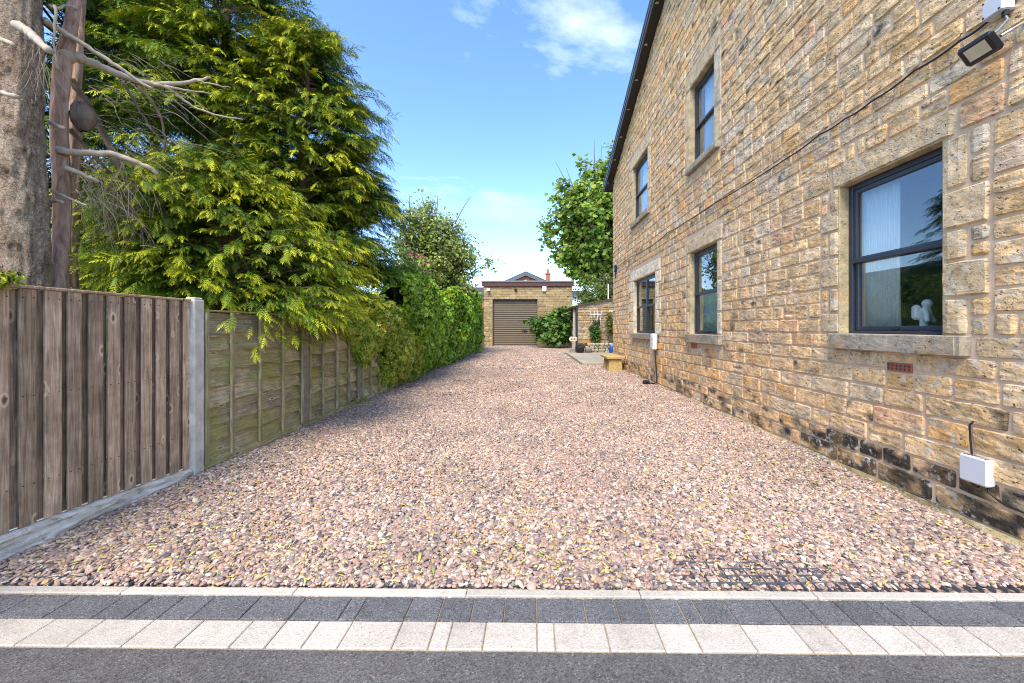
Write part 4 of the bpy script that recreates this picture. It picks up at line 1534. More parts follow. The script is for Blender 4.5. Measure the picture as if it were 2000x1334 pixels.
def conifer(label, base, prof, nb, npl, nfr, size, gold, deep, seed, golden=1.0, name='cypress_tree', lean=(0, 0), plen=0.42):
    """a cypress: trunk > boughs > drooping feathered plumes, each plume a row of flat sprays set left and right of its axis"""
    g_ = np.random.default_rng(seed)
    bx, by = base
    root = thing(name, label, 'tree', (bx, by, 0), 'cypress trees behind the left fence')
    zmin, zmax = prof[0][0], prof[-1][0]
    tr = MB()
    zs = np.linspace(-0.05, zmax * 0.93, 14)
    tr.tube([(bx + lean[0] * z / zmax, by + lean[1] * z / zmax, z) for z in zs], [0.17 * (1 - z / zmax) + 0.02 for z in zs], 9)
    zb = zmin + (zmax - zmin) * g_.uniform(0, 1, nb) ** 1.1
    az = g_.uniform(0, 2 * PI, nb)
    L = interp_prof(prof, zb) * (1 + 0.20 * vnoise(np.stack([az * 1.4, zb * 1.1, 0 * az], -1), seed)) * g_.uniform(0.70, 1.05, nb)
    bough_g = g_.uniform(0.0, 1.0, nb)
    ax = np.stack([bx + lean[0] * zb / zmax, by + lean[1] * zb / zmax], -1)
    for k in range(nb):
        d = (math.cos(az[k]), math.sin(az[k]))
        zs0 = zb[k] - 0.10 * L[k]
        tr.tube([(ax[k][0] + d[0] * L[k] * q, ax[k][1] + d[1] * L[k] * q, zs0 + 0.22 * L[k] * math.sin(q * 2.2)) for q in (0, 0.3, 0.6, 0.85)], [0.028, 0.022, 0.015, 0.006], 5, cap=False)
    # plumes: (nb, npl)
    t = 1 - 0.70 * g_.uniform(0, 1, (nb, npl)) ** 1.3
    fan = np.clip(g_.normal(0, 0.42, (nb, npl)), -1.2, 1.2)
    ang = az[:, None] + fan * (0.35 + 0.65 * t)
    rad = (L[:, None] * t - 0.5 * plen).clip(0.02)
    px = ax[:, 0:1] + np.cos(ang) * rad
    py = ax[:, 1:2] + np.sin(ang) * rad
    pz = zb[:, None] - 0.10 * L[:, None] + 0.22 * L[:, None] * np.sin(t * 2.2) - 0.20 * L[:, None] * np.abs(fan) * t + g_.normal(0, 0.06, t.shape)
    yaw = ang + fan * 0.7 + g_.normal(0, 0.3, t.shape)
    pit = 0.16 - 0.40 * t + g_.normal(0, 0.16, t.shape)
    ln = plen * g_.uniform(0.6, 1.25, t.shape)
    rol = g_.normal(0, 0.25, t.shape)
    outer = t
    px, py, pz, yaw, pit, ln, rol, outer = (a.ravel() for a in (px, py, pz, yaw, pit, ln, rol, outer))
    bg_ = np.repeat(bough_g, npl)
    n = len(px)
    u = (np.arange(nfr) + 0.5) / nfr
    side = np.where(np.arange(nfr) % 2 == 0, 1.0, -1.0)
    side[-1] = 0
    P_, R_, S_, G_, B_ = [], [], [], [], []
    cosp, sinp = np.cos(pit), np.sin(pit)
    d = np.stack([np.cos(yaw) * cosp, np.sin(yaw) * cosp, sinp], -1)
    for i in range(nfr):
        droop = 0.14 * u[i] ** 2
        pos = np.stack([px, py, pz], -1) + d * (ln * u[i])[:, None]
        pos[:, 2] -= droop * ln
        a2 = yaw + side[i] * (0.85 - 0.35 * u[i]) + g_.normal(0, .12, n)
        p2 = pit - 0.30 * u[i] + g_.normal(0, .14, n) - 0.12 * abs(side[i]) + rol * side[i]
        P_.append(pos)
        R_.append(rotm(a2, p2, rol + side[i] * 0.12 + g_.normal(0, .2, n)))
        S_.append(size * (1.15 - 0.55 * u[i]) * (0.75 + 0.6 * u[i]) * g_.uniform(0.75, 1.2, n))
        G_.append(np.clip((0.10 + 0.75 * u[i]) * (0.25 + 0.9 * outer ** 2) * (0.35 + 1.0 * bg_) * golden + g_.normal(0, .06, n), 0, 1.15))
        B_.append((0.45 + 0.7 * outer) * g_.uniform(0.85, 1.15, n))  # inner sprays coloured darker: shade inside the crown put into the tint
    P_, R_, S_, G_, B_ = (np.concatenate(a) for a in (P_, R_, S_, G_, B_))
    keep = ~((P_[:, 0] > -3.23) & (P_[:, 0] < -3.07) & (P_[:, 2] < 1.62))
    P_, R_, S_, G_, B_ = (a[keep] for a in (P_, R_, S_, G_, B_))
    deep, gold = np.array(deep), np.array(gold)
    sel = g_.integers(0, 3, len(P_))
    vs, fs, cs, off = [], [], [], 0
    for s in range(3):
        q = sel == s
        pv, pf, pc = frond_shape()
        v, f, _ = scatter(pv, pf, pc, R_[q], S_[q], P_[q], np.ones((q.sum(), 3)))
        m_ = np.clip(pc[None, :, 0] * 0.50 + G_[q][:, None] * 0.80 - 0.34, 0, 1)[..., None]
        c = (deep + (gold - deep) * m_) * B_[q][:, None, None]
        vs.append(v)
        fs.append(f + off)
        cs.append(c.reshape(-1, 3))
        off += len(v)
    obj('trunk', tr, M['twigdark'], root, smooth=True)
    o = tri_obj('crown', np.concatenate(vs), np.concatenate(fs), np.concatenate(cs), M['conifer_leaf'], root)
    o['kind'] = 'stuff'
    return root


GOLD, DEEP = (0.60, 0.57, 0.02), (0.055, 0.135, 0.012)
conifer('low golden cypress with bright yellow plumes overhanging the concrete fence post', (-4.1, 5.2),
        [(1.2, 1.5), (1.5, 1.7), (2.2, 1.7), (2.9, 1.4), (3.4, 0.75), (3.7, 0.2)], 130, 37, 10, 0.126, GOLD, DEEP, 1, 1.15, plen=0.27)
conifer('tall cypress with yellow tips standing against the sky', (-4.55, 7.5),
        [(1.5, 1.3), (3.0, 1.5), (4.6, 1.6), (5.6, 1.45), (6.4, 1.2), (6.9, 0.8), (7.2, 0.2)], 160, 29, 9, 0.162, GOLD, DEEP, 2, 1.1, lean=(0.30, 0), plen=0.33)
conifer('darker green cypress reaching down to the ivy on the fence', (-4.1, 8.7),
        [(1.3, 1.2), (2.4, 1.4), (3.6, 1.4), (4.6, 1.0), (5.6, 0.3)], 95, 27, 9, 0.18, (0.18, 0.25, 0.018), (0.04, 0.10, 0.010), 3, 0.8, plen=0.36)
conifer('tall cypress behind the dead branches with tips out of the frame', (-5.7, 7.3),
        [(2.6, 1.3), (4.0, 1.75), (5.5, 1.8), (7.0, 1.6), (8.5, 1.2), (10.0, 0.2)], 145, 30, 9, 0.18, (0.54, 0.54, 0.02), (0.055, 0.13, 0.010), 6, 1.05, plen=0.36)
conifer('dark tall cypress filling the space behind the bare trunk', (-8.0, 6.8),
        [(3.0, 1.6), (4.5, 2.3), (6.0, 2.1), (8.0, 1.5), (10.5, 0.2)], 105, 22, 8, 0.225, (0.22, 0.28, 0.018), (0.04, 0.10, 0.010), 4, 0.8, plen=0.45)
conifer('deep green cypress far behind the bare trunk', (-9.0, 9.3),
        [(0.4, 2.2), (3.0, 2.5), (5.5, 2.4), (8.0, 1.6), (11.0, 0.2)], 95, 15, 8, 0.38, (0.09, 0.14, 0.02), (0.02, 0.045, 0.010), 5, 0.5, plen=0.7)

# the bare-trunked tree by the road ------------------------------------------------
bt = thing('bare_conifer', 'old conifer with bare knotty trunk and dead branches behind the brown fence', 'tree', (-4.3, 3.3, 0))


def trunk_mesh(path, rad, seg, knots, seed, disp):
    path = np.array(path)
    zs = np.linspace(path[0][2], path[-1][2], int((path[-1][2] - path[0][2]) / 0.033))
    cx_ = np.interp(zs, path[:, 2], path[:, 0])
    cy_ = np.interp(zs, path[:, 2], path[:, 1])
    rr = np.interp(zs, path[:, 2], rad)
    A = np.linspace(0, 2 * PI, seg, endpoint=False)
    ZZ, AA = np.meshgrid(zs, A, indexing='ij')
    ca, sa = np.cos(AA), np.sin(AA)
    q = np.stack([ca.ravel() * 5, sa.ravel() * 5, ZZ.ravel() * 4.0], -1)
    q2 = np.stack([ca.ravel() * 12, sa.ravel() * 12, ZZ.ravel() * 16], -1)
    lump = np.stack([ca.ravel() * 1.3, sa.ravel() * 1.3, ZZ.ravel() * 1.2], -1)
    plate = fbm(q, seed, 4)
    d = disp * (np.clip(plate, -0.7, 0.6) + 0.45 * fbm(q2, seed + 3, 2)) + 0.03 * vnoise(lump, seed + 7)
    d = d.reshape(ZZ.shape)
    tint = np.ones(ZZ.shape)
    for (ka, kz, kr, kh) in knots:
        da = np.angle(np.exp(1j * (AA - ka))) * rr[:, None]
        dd = np.sqrt(da ** 2 + (1.35 * (ZZ - kz)) ** 2)
        d += kh * (np.exp(-((dd - kr) / (0.35 * kr)) ** 2) - 0.9 * np.exp(-(dd / (0.5 * kr)) ** 2) + 0.25 * np.sin(dd / kr * 9) * np.exp(-(dd / (1.6 * kr)) ** 2))
        tint *= 1 - 0.75 * np.exp(-(dd / (0.45 * kr)) ** 2) - 0.25 * np.exp(-((dd - 1.5 * kr) / (0.2 * kr)) ** 2)
    R_ = rr[:, None] + d
    X = cx_[:, None] + R_ * ca
    Y = cy_[:, None] + R_ * sa
    v = np.stack([X, Y, ZZ], -1).reshape(-1, 3)
    nz, na = ZZ.shape
    f = [(i * na + j, i * na + (j + 1) % na, (i + 1) * na + (j + 1) % na, (i + 1) * na + j) for i in range(nz - 1) for j in range(na)]
    return v, f, np.repeat(tint.reshape(-1, 1), 3, 1)


kn = []
r = random.Random(12)
TC = at(42, 300, 3.3)
for (px, py) in ((15, 240), (28, 268), (76, 268), (78, 200), (20, 345), (60, 395), (5, 422), (42, 420), (90, 455), (30, 482), (75, 525), (88, 555), (55, 300), (105, 515), (12, 150)):
    p = at(px, py, 3.3)
    s_ = max(-0.95, min(0.95, (px - 46) / 52))
    kn.append((-0.655 + math.asin(s_), p.z, r.uniform(0.024, 0.040), r.uniform(0.016, 0.026)))
v, f, tc = trunk_mesh([(-4.30, 3.3, -0.1), (-4.31, 3.3, 1.6), (-4.33, 3.3, 3.0), (-4.36, 3.3, 6.5), (-4.4, 3.3, 9.5)], [0.20, 0.152, 0.138, 0.132, 0.10], 84, kn, 3, 0.012)
obj('trunk', MB().add(v, f, tc), M['bark'], bt, smooth=True)
SY = 3.62


def spath(pl, y, jit=0.0):
    return [tuple(at(px, py, yy if yy else y)) for px, py, yy in pl]


s1 = spath([(108, 600, 3.5), (112, 545, 3.55), (117, 430, SY), (119, 320, SY), (121, 200, SY), (124, 120, SY), (138, 60, SY), (146, 0, SY), (150, -120, SY)], SY)
v, f, tc = trunk_mesh(s1, [0.075, 0.068, 0.060, 0.062, 0.058, 0.06, 0.048, 0.042, 0.035], 40, [(-1.2, 2.4, .03, .012)], 8, 0.006)
obj('side_trunk', MB().add(v, f), M['red_bark'], bt, smooth=True)
s2 = spath([(128, 560, 3.95), (140, 330, 3.95), (150, 150, 3.95), (155, 60, 3.95), (156, -60, 3.95)], 3.95)
v, f, tc = trunk_mesh(s2, [0.06, 0.052, 0.048, 0.042, 0.035], 32, [], 9, 0.006)
obj('side_trunk', MB().add(v, f), M['red_bark'], bt, smooth=True)


def branch(pl, w0, w1, y0, y1, mat='twig', name='dead_branch', wig=0.012):
    """pl: photo points; w in px; runs from depth y0 to y1"""
    n = len(pl)
    P0 = []
    for i, (px, py) in enumerate(pl):
        t = i / (n - 1)
        P0.append(np.array(at(px, py, y0 + (y1 - y0) * t)))
    P1 = []
    for a, b in zip(P0[:-1], P0[1:]):
        for t in np.linspace(0, 1, 5)[:-1]:
            P1.append(a + (b - a) * t)
    P1.append(P0[-1])
    P1 = np.array(P1)
    for _ in range(2):
        P1[1:-1] = (P1[:-2] + 2 * P1[1:-1] + P1[2:]) / 4
    P1[1:] += rng.normal(0, wig * 0.35, (len(P1) - 1, 3))
    m_ = len(P1)
    rad = [max(0.003, ((w0 + (w1 - w0) * (i / (m_ - 1)) ** 0.8) / 2) * (y0 + (y1 - y0) * i / (m_ - 1)) / F * rnd.uniform(.93, 1.07)) for i in range(m_)]
    return obj(name, MB().tube(P1, rad, 9), M[mat], bt, smooth=True)


branch([(88, 40), (105, 52), (130, 66), (163, 87), (200, 110), (237, 134), (268, 158), (299, 174)], 12, 5, 3.4, 3.9)
branch([(128, 112), (145, 108), (170, 120), (198, 131), (237, 148), (277, 162), (330, 165), (386, 158), (412, 152)], 24, 4, 3.6, 4.3)
branch([(300, 165), (340, 172), (376, 178), (415, 184)], 6, 2, 3.95, 4.3)
branch([(386, 158), (410, 164), (435, 168), (452, 171)], 4, 1.5, 4.2, 4.4)
branch([(321, 168), (345, 185), (376, 208), (420, 226), (475, 234)], 7, 2, 4.0, 4.4)
branch([(112, 292), (140, 298), (190, 299), (227, 301), (265, 318), (292, 326), (308, 341)], 15, 7, 3.55, 3.9)
branch([(128, 328), (150, 335), (175, 347), (195, 356)], 10, 7, 3.55, 3.7)
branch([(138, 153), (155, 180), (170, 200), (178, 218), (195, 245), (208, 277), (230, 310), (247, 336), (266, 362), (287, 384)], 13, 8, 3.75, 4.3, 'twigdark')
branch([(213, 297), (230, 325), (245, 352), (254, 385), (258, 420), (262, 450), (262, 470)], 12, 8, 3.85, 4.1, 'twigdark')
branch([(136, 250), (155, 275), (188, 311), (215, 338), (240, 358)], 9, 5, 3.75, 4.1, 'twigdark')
branch([(33, 50), (52, 58), (66, 72), (80, 86), (98, 99)], 17, 12, 3.12, 2.98)
branch([(-5, 180), (15, 184), (34, 188)], 9, 8, 3.06, 2.98)
branch([(-5, 76), (12, 80), (28, 88)], 12, 7, 3.08, 3.0)
branch([(98, 240), (112, 246), (126, 252)], 9, 8, 3.5, 3.45)
branch([(100, 372), (125, 382), (150, 392), (170, 402)], 6, 3, 3.5, 3.55)
branch([(98, 392), (112, 393), (124, 396)], 9, 6, 3.5, 3.5)
branch([(240, 158), (258, 190), (275, 220), (300, 258), (330, 292)], 6, 2, 3.95, 4.3, 'twigdark')
branch([(270, 170), (295, 195), (315, 230), (322, 270), (322, 310)], 6, 3, 4.1, 4.3, 'twigdark')
branch([(96, 12), (115, 16), (132, 10), (150, 18)], 6, 3, 3.45, 3.6)
branch([(106, 10), (108, 50), (104, 95), (112, 135)], 5, 3, 3.4, 3.45)
# burl
nb_ = MB()
bc = at(158, 228, 3.72)
v, f, tc = trunk_mesh([(bc.x, bc.y, bc.z - .135), (bc.x, bc.y, bc.z - .06), (bc.x, bc.y, bc.z), (bc.x, bc.y, bc.z + .07), (bc.x - .02, bc.y, bc.z + .14)], [0.025, 0.072, 0.086, 0.07, 0.03], 44, [], 14, 0.022)
obj('burl', nb_.add(v, f), M['twigdark'], bt, smooth=True)


def twigs():
    mb = MB()
    r = random.Random(3)

    def tw(p, d, L, grav, rad, n=9):
        p = np.array(p, float)
        d = np.array(d, float)
        d /= np.linalg.norm(d)
        P0 = [p.copy()]
        for i in range(n):
            d = d + np.array([r.gauss(0, .10), r.gauss(0, .10), -grav / n + r.gauss(0, .08)])
            d /= np.linalg.norm(d)
            p = p + d * L / n
            P0.append(p.copy())
        mb.tube(P0, [rad * (1 - 0.75 * i / n) for i in range(n + 1)], 4, cap=False)
        return P0
    for k in range(120):                               # hanging fringe of dead twigs
        px, py = r.uniform(138, 262), r.uniform(285, 400)
        b = at(px, py, r.uniform(3.7, 4.3))
        P0 = tw(b, (r.uniform(-.3, .9), r.uniform(-.4, .4), r.uniform(-.9, .1)), r.uniform(0.3, 0.75), 1.1, r.uniform(0.0022, 0.004))
        for q in range(2):
            tw(P0[r.randint(3, 7)], (r.uniform(-.8, .8), r.uniform(-.5, .5), -1), r.uniform(.15, .35), .6, 0.002, 6)
    for k in range(70):                                # long thin twigs sweeping right
        px, py = r.uniform(160, 330), r.uniform(90, 300)
        b = at(px, py, r.uniform(3.8, 4.4))
        tw(b, (1, r.uniform(-.3, .3), r.uniform(-.6, .2)), r.uniform(0.3, 0.9), r.uniform(.2, .9), r.uniform(0.0022, 0.0042))
    for k in range(22):                                # pale shreds hanging off the trunk
        px, py = r.uniform(55, 95), r.uniform(70, 140)
        b = at(px, py, 3.02)
        tw(b, (r.uniform(-.4, .4), -0.1, -1), r.uniform(0.15, 0.4), .4, 0.0028, 7)
    o = obj('twigs', mb, M['twigthin'], bt)
    o['kind'] = 'stuff'


twigs()


# broad-leaved plants --------------------------------------------------------------
def ovate(w=0.42, fold=0.12):
    v = np.array([(0, 0, 0), (-w, .38, fold), (-w * .8, .68, fold * .8), (0, 1, -.12), (w * .8, .68, fold * .8), (w, .38, fold), (0, .5, -.02)])
    f = np.array([(0, 6, 1), (1, 6, 2), (2, 6, 3), (3, 6, 4), (4, 6, 5), (5, 6, 0)])
    return v, f[:, ::-1], np.ones((7, 3))


def lobed():
    pts = [(0, 0), (-.42, .0), (-.62, .28), (-.34, .40), (-.40, .78), (-.12, .62), (0, 1.05), (.12, .62), (.40, .78), (.34, .40), (.62, .28), (.42, .0)]
    v = np.array([(x, y, 0.10 * abs(x) - 0.18 * y * y) for x, y in pts] + [(0, .35, -.03)])
    n = len(pts)
    f = np.array([(12, i, (i + 1) % n) for i in range(n)])
    return v, f[:, ::-1], np.ones((13, 3))


def variegated():
    v, f, c = lobed()
    c = np.ones((13, 3)) * np.array((1.6, 1.45, 1.1))
    c[12] = (0.25, 0.45, 0.3)
    return v, f, c


def surface_leaves(g_, P, N, size, jitter=0.5):
    """rotations for leaves whose faces look along N and whose tips hang down"""
    n = len(P)
    N = N + g_.normal(0, jitter, (n, 3))
    N /= np.linalg.norm(N, axis=1)[:, None]
    down = np.tile(np.array([0, 0, -1.0]), (n, 1)) + g_.normal(0, 0.6, (n, 3))
    Yv = down - N * np.sum(down * N, 1)[:, None]
    Yv /= np.linalg.norm(Yv, axis=1)[:, None] + 1e-9
    Xv = np.cross(Yv, N)
    return np.stack([Xv, Yv, N], -1), size * g_.uniform(0.6, 1.3, n)


def hedge(name, label, cat, y0, y1, top, bulge, n, size, pal, weights, seed, shape, bottom=lambda y: 0.05 + 0 * y, back=-1.4, group=None, stemcol=True):
    """hedge along the fence: a rough front face curling over to a top; leaves spread through a shell 0.3 m deep"""
    g_ = np.random.default_rng(seed)
    root = thing(name, label, cat, (FXF - 0.3, (y0 + y1) / 2, 0), group)
    u = g_.uniform(0, 1, n * 2)
    y = y0 + u * (y1 - y0)
    s = g_.uniform(0, 1, n * 2)                          # 0..0.72 front, beyond: top
    T, B, bt_ = top(y), bottom(y), bulge(y)
    fr = 0.74
    front = s < fr
    q = np.clip(s / fr, 0, 1)
    z = B + q * (T - B)
    bell = np.sin(np.clip(q, 0, 1) * PI * 0.62 + 0.35)
    x = FXF + bt_ * bell
    nx, nz = np.ones_like(x), 0.35 + 0.6 * q
    tpos = (s - fr) / (1 - fr)
    x = np.where(front, x, FXF + bt_ * 0.9 * (1 - tpos) + back * tpos)
    z = np.where(front, z, T + 0.10 * np.sin(np.clip(tpos, 0, 1) * PI) + 0 * z)
    nx, nz = np.where(front, nx, 0.3), np.where(front, nz, 1.2)
    bump = 1.25 * fbm(np.stack([y * 1.15, z * 1.25, x * 1.0], -1), seed, 4)
    N = np.stack([nx, g_.normal(0, .1, n * 2) - 0.35, nz], -1)
    N /= np.linalg.norm(N, axis=1)[:, None]
    P = np.stack([x, y, z], -1) + N * (0.21 * bump - 0.22 * g_.uniform(0, 1, n * 2) ** 1.8)[:, None]
    endd = np.minimum(y - y0, y1 - y)
    keep = (endd > 0.15 * (1 + vnoise(np.stack([z * 3, y * 2, 0 * z], -1), seed + 1)) * 1.0)
    keep &= g_.uniform(0, 1, n * 2) < np.clip(0.75 + 0.6 * bump, 0.25, 1)
    keep &= P[:, 2] > 0.02
    P, N, bump = P[keep][:n], N[keep][:n], bump[keep][:n]
    R, S = surface_leaves(g_, P, N, size)
    pal = np.array(pal)
    ci = g_.choice(len(pal), len(P), p=np.array(weights) / sum(weights))
    mul = pal[ci] * g_.uniform(0.75, 1.25, (len(P), 1))
    v, f, c = scatter(*shape, R, S, P, mul)
    o = tri_obj('foliage', v, f, c, M['broad_leaf'], root)
    o['kind'] = 'stuff'
    # dark twiggy core added behind the leaf shell to block light through the gaps
    mb = MB()
    ny, nz_ = max(8, int((y1 - y0) / 0.3)), 12
    V = []
    for i in range(ny):
        yy = y0 + 0.12 + (y1 - y0 - 0.24) * i / (ny - 1)
        for j in range(nz_):
            q = j / (nz_ - 1)
            ya = np.array([yy])
            if q < 0.7:
                qq = q / 0.7
                zz_ = bottom(ya)[0] + qq * (top(ya)[0] - bottom(ya)[0]) * 0.94
                xx = FXF + bulge(ya)[0] * math.sin(qq * PI * 0.62 + 0.35) - 0.25
            else:
                tt = (q - 0.7) / 0.3
                zz_ = top(ya)[0] * 0.94 * (1 - 0.5 * tt)
                xx = FXF + bulge(ya)[0] * 0.8 - 0.25 + back * tt
            dd = 0.12 * fbm(np.array([[yy * 3, zz_ * 3, xx]]), seed + 5, 2)[0]
            V.append((xx + dd, yy, zz_ + dd * 0.5))
    fc = [(i * nz_ + j, i * nz_ + j + 1, (i + 1) * nz_ + j + 1, (i + 1) * nz_ + j) for i in range(ny - 1) for j in range(nz_ - 1)]
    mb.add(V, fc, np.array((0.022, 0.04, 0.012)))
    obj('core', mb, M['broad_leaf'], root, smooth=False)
    return root


GREENS = [(0.075, 0.16, 0.018), (0.10, 0.20, 0.022), (0.045, 0.11, 0.018), (0.15, 0.24, 0.03), (0.035, 0.08, 0.02)]
hedge('variegated_ivy', 'cream and green variegated ivy spilling over the lapped fence', 'ivy', 6.05, 10.4,
      lambda y: 1.62 + 0.10 * np.clip(y - 6.4, 0, 4), lambda y: 0.02 + 0.30 * np.clip((y - 6.0) / 2.6, 0, 1), 8500, 0.095,
      [(0.34, 0.40, 0.07), (0.44, 0.48, 0.11), (0.22, 0.34, 0.045), (0.48, 0.42, 0.08), (0.14, 0.25, 0.03)], [30, 26, 24, 8, 12], 51, variegated(),
      bottom=lambda y: np.clip(1.40 - 1.30 * np.clip((y - 6.3) / 2.6, 0, 1) ** 0.8 + 0.13 * np.sin(y * 5), 0.12, 2), back=-0.8)
hedge('ivy_hedge', 'rounded bright green climbing hedge beside the drive', 'hedge', 8.3, 15.6,
      lambda y: 2.35 + 0.45 * np.exp(-((y - 10.4) / 1.5) ** 2) + 0.035 * (y - 9), lambda y: 0.36 + 0.22 * np.sin((y - 8) * 0.9), 15000, 0.105,
      [(0.28, 0.46, 0.03), (0.40, 0.57, 0.05), (0.18, 0.34, 0.03), (0.50, 0.60, 0.12), (0.08, 0.16, 0.02)], [30, 26, 24, 8, 12], 52, ovate(),
      bottom=lambda y: np.clip(1.5 - 1.4 * np.clip((y - 8.4) / 2.2, 0, 1), 0.05, 2))
hedge('tall_hedge', 'far hedge with lime green top running up to the garage', 'hedge', 14.6, 25.2,
      lambda y: 2.55 + 0.10 * (y - 14.6) + 0.16 * np.sin(y * 1.3), lambda y: 0.30 + 0.2 * np.sin(y * 0.8) - 0.35 * np.clip((y - 21) / 4, 0, 1), 15000, 0.15,
      [(0.24, 0.42, 0.03), (0.35, 0.52, 0.04), (0.14, 0.28, 0.02), (0.55, 0.60, 0.05), (0.07, 0.14, 0.02)], [32, 26, 22, 12, 8], 53, ovate(0.5), back=-2.0)
for (px, py, y, n, lab) in ((640, 795, 7.05, 26, 'small ivy sprig growing at the foot of the lapped fence'), (930, 690, 21.5, 60, 'low green sprig at the foot of the far hedge')):
    g_ = np.random.default_rng(px)
    c0 = np.array(at(px, py, y))
    c0[2] = 0.06
    c0[0] = max(c0[0], FXF + 0.05)
    P = c0 + g_.normal(0, 1, (n, 3)) * np.array((0.06, 0.09, 0.035)) * (y / 7)
    P[:, 2] = np.abs(P[:, 2])
    R, S = surface_leaves(g_, P, np.tile([0.5, -.5, .8], (n, 1)), 0.055 * y / 7)
    v, f, c = scatter(*lobed(), R, S, P, np.array([(0.22, 0.30, 0.04)]) * g_.uniform(.7, 1.3, (n, 1)))
    t = thing('ivy_sprig', lab, 'plant', tuple(c0))
    tri_obj('foliage', v, f, c, M['broad_leaf'], t)['kind'] = 'stuff'


def leafy_tree(name, label, base, trunk_h, cen, rad, nlimb, per, size, pal, seed, shape, airy=0.3, cat='tree', group=None, trunk_r=0.16, clump=0.45, flowers=None, up=0.3):
    """trunk, curved limbs to the crown's shell and twigs that carry the leaves; clumps with gaps between them"""
    g_ = np.random.default_rng(seed)
    root = thing(name, label, cat, (base[0], base[1], 0), group)
    mb = MB()
    fork = np.array([base[0], base[1], trunk_h])
    mb.tube([(base[0], base[1], -.05), (base[0] + .03, base[1], trunk_h * .5), tuple(fork)], [trunk_r * 1.2, trunk_r, trunk_r * .8], 10)
    cen, rad = np.array(cen, float), np.array(rad, float)
    P, N = [], []
    for k in range(nlimb):
        d = g_.normal(0, 1, 3)
        d[2] = d[2] * 0.9 + up
        d /= np.linalg.norm(d)
        end = cen + d * rad * g_.uniform(0.55, 1.02) * (1 + 0.12 * g_.normal())
        midp = fork + (end - fork) * 0.5 + np.array([0, 0, 0.14 * np.linalg.norm(end - fork)]) + g_.normal(0, .08, 3) * rad
        ts = np.linspace(0, 1, 9)[:, None]
        curve = (1 - ts) ** 2 * fork + 2 * ts * (1 - ts) * midp + ts ** 2 * end
        mb.tube(curve, np.linspace(trunk_r * .38, 0.012, 9), 5, cap=False)
        nsub = 5
        for s in range(nsub):
            t0 = g_.uniform(0.45, 1.0)
            p0 = curve[int(t0 * 8)]
            dd = (end - midp) / (np.linalg.norm(end - midp) + 1e-6) + g_.normal(0, .6, 3) + np.array([0, 0, .2])
            dd /= np.linalg.norm(dd)
            L = clump * rad.mean() * g_.uniform(.5, 1.2)
            tip = p0 + dd * L
            mb.tube([p0, (p0 + tip) / 2 + g_.normal(0, .03, 3), tip], [0.012, .008, .004], 4, cap=False)
            m_ = max(3, int(per / nsub))
            tt = g_.uniform(0.1, 1.05, m_)[:, None]
            pp_ = p0 + (tip - p0) * tt + g_.normal(0, 1, (m_, 3)) * L * airy * (0.35 + 0.5 * tt)
            P.append(pp_)
            N.append(np.tile(d * .5 + np.array([0, -.25, .7]), (m_, 1)))
    P, N = np.concatenate(P), np.concatenate(N)
    R, S = surface_leaves(g_, P, N, size, 0.55)
    pal = np.array(pal)
    mul = pal[g_.integers(0, len(pal), len(P))] * g_.uniform(0.75, 1.25, (len(P), 1))
    v, f, c = scatter(*shape, R, S, P, mul)
    obj('trunk', mb, M['twigdark'], root, smooth=True)
    o = tri_obj('crown', v, f, c, M['broad_leaf'], root)
    o['kind'] = 'stuff'
    if flowers:
        for (px, py, y) in flowers:
            q = at(px, py, y)
            fb = MB()
            for k in range(7):
                a = 2 * PI * k / 7
                fb.add([(q.x, q.y, q.z), (q.x + .065 * math.cos(a), q.y - .03, q.z + .065 * math.sin(a)), (q.x + .065 * math.cos(a + .8), q.y - .05, q.z + .065 * math.sin(a + .8))], [(0, 1, 2)])
            obj('flower', fb, M['magenta'], root)
    return root


APPLE = [(0.27, 0.36, 0.06), (0.36, 0.44, 0.09), (0.18, 0.27, 0.04), (0.46, 0.50, 0.18), (0.30, 0.33, 0.10)]
leafy_tree('fruit_tree', 'airy fruit tree with upright shoots rising behind the hedge', (-4.9, 19.5), 2.2, (-4.85, 19.5, 5.1), (2.65, 2.2, 3.1), 140, 120, 0.165, APPLE, 61, ovate(.36), airy=0.42, trunk_r=0.15, clump=0.26, up=0.35)
leafy_tree('rose_shrub', 'tall shrub with magenta flowers behind the hedge', (-5.2, 16.5), 1.4, (-4.9, 16.3, 3.2), (1.7, 1.2, 1.35), 50, 90, 0.12, [(0.17, 0.23, 0.035), (0.22, 0.28, 0.05), (0.11, 0.17, 0.025)], 62, ovate(.38), cat='shrub', trunk_r=0.07,
           flowers=[(803, 496, 14.9), (814, 500, 14.9), (826, 500, 14.8), (834, 514, 14.8), (872, 578, 15.4)])
SYC = [(0.18, 0.29, 0.035), (0.25, 0.36, 0.045), (0.12, 0.21, 0.03), (0.33, 0.43, 0.06)]
leafy_tree('sycamore_tree', 'large bright green sycamore beside the far corner of the stone house', (6.2, 31.0), 4.0, (5.4, 31.0, 10.3), (4.8, 4.0, 5.4), 170, 190, 0.29, SYC, 63, ovate(.55), airy=0.3, trunk_r=0.35, clump=0.24, up=0.1)
leafy_tree('dark_shrub', 'mixed green bushes rising behind the lean-to wall', (5.6, 26.5), 1.2, (5.3, 26.5, 3.4), (2.5, 1.5, 2.2), 70, 110, 0.16, [(0.13, 0.19, 0.04), (0.18, 0.24, 0.05), (0.09, 0.14, 0.03)], 64, ovate(.4), cat='shrub', trunk_r=0.1)
leafy_tree('garden_bush', 'low green bush between the garage and the lean-to', (3.5, 24.5), 0.5, (3.45, 24.5, 1.9), (0.75, 0.7, 1.5), 36, 80, 0.15, [(0.09, 0.18, 0.02), (0.13, 0.22, 0.025), (0.05, 0.10, 0.02)], 65, ovate(.42), cat='shrub', trunk_r=0.06)
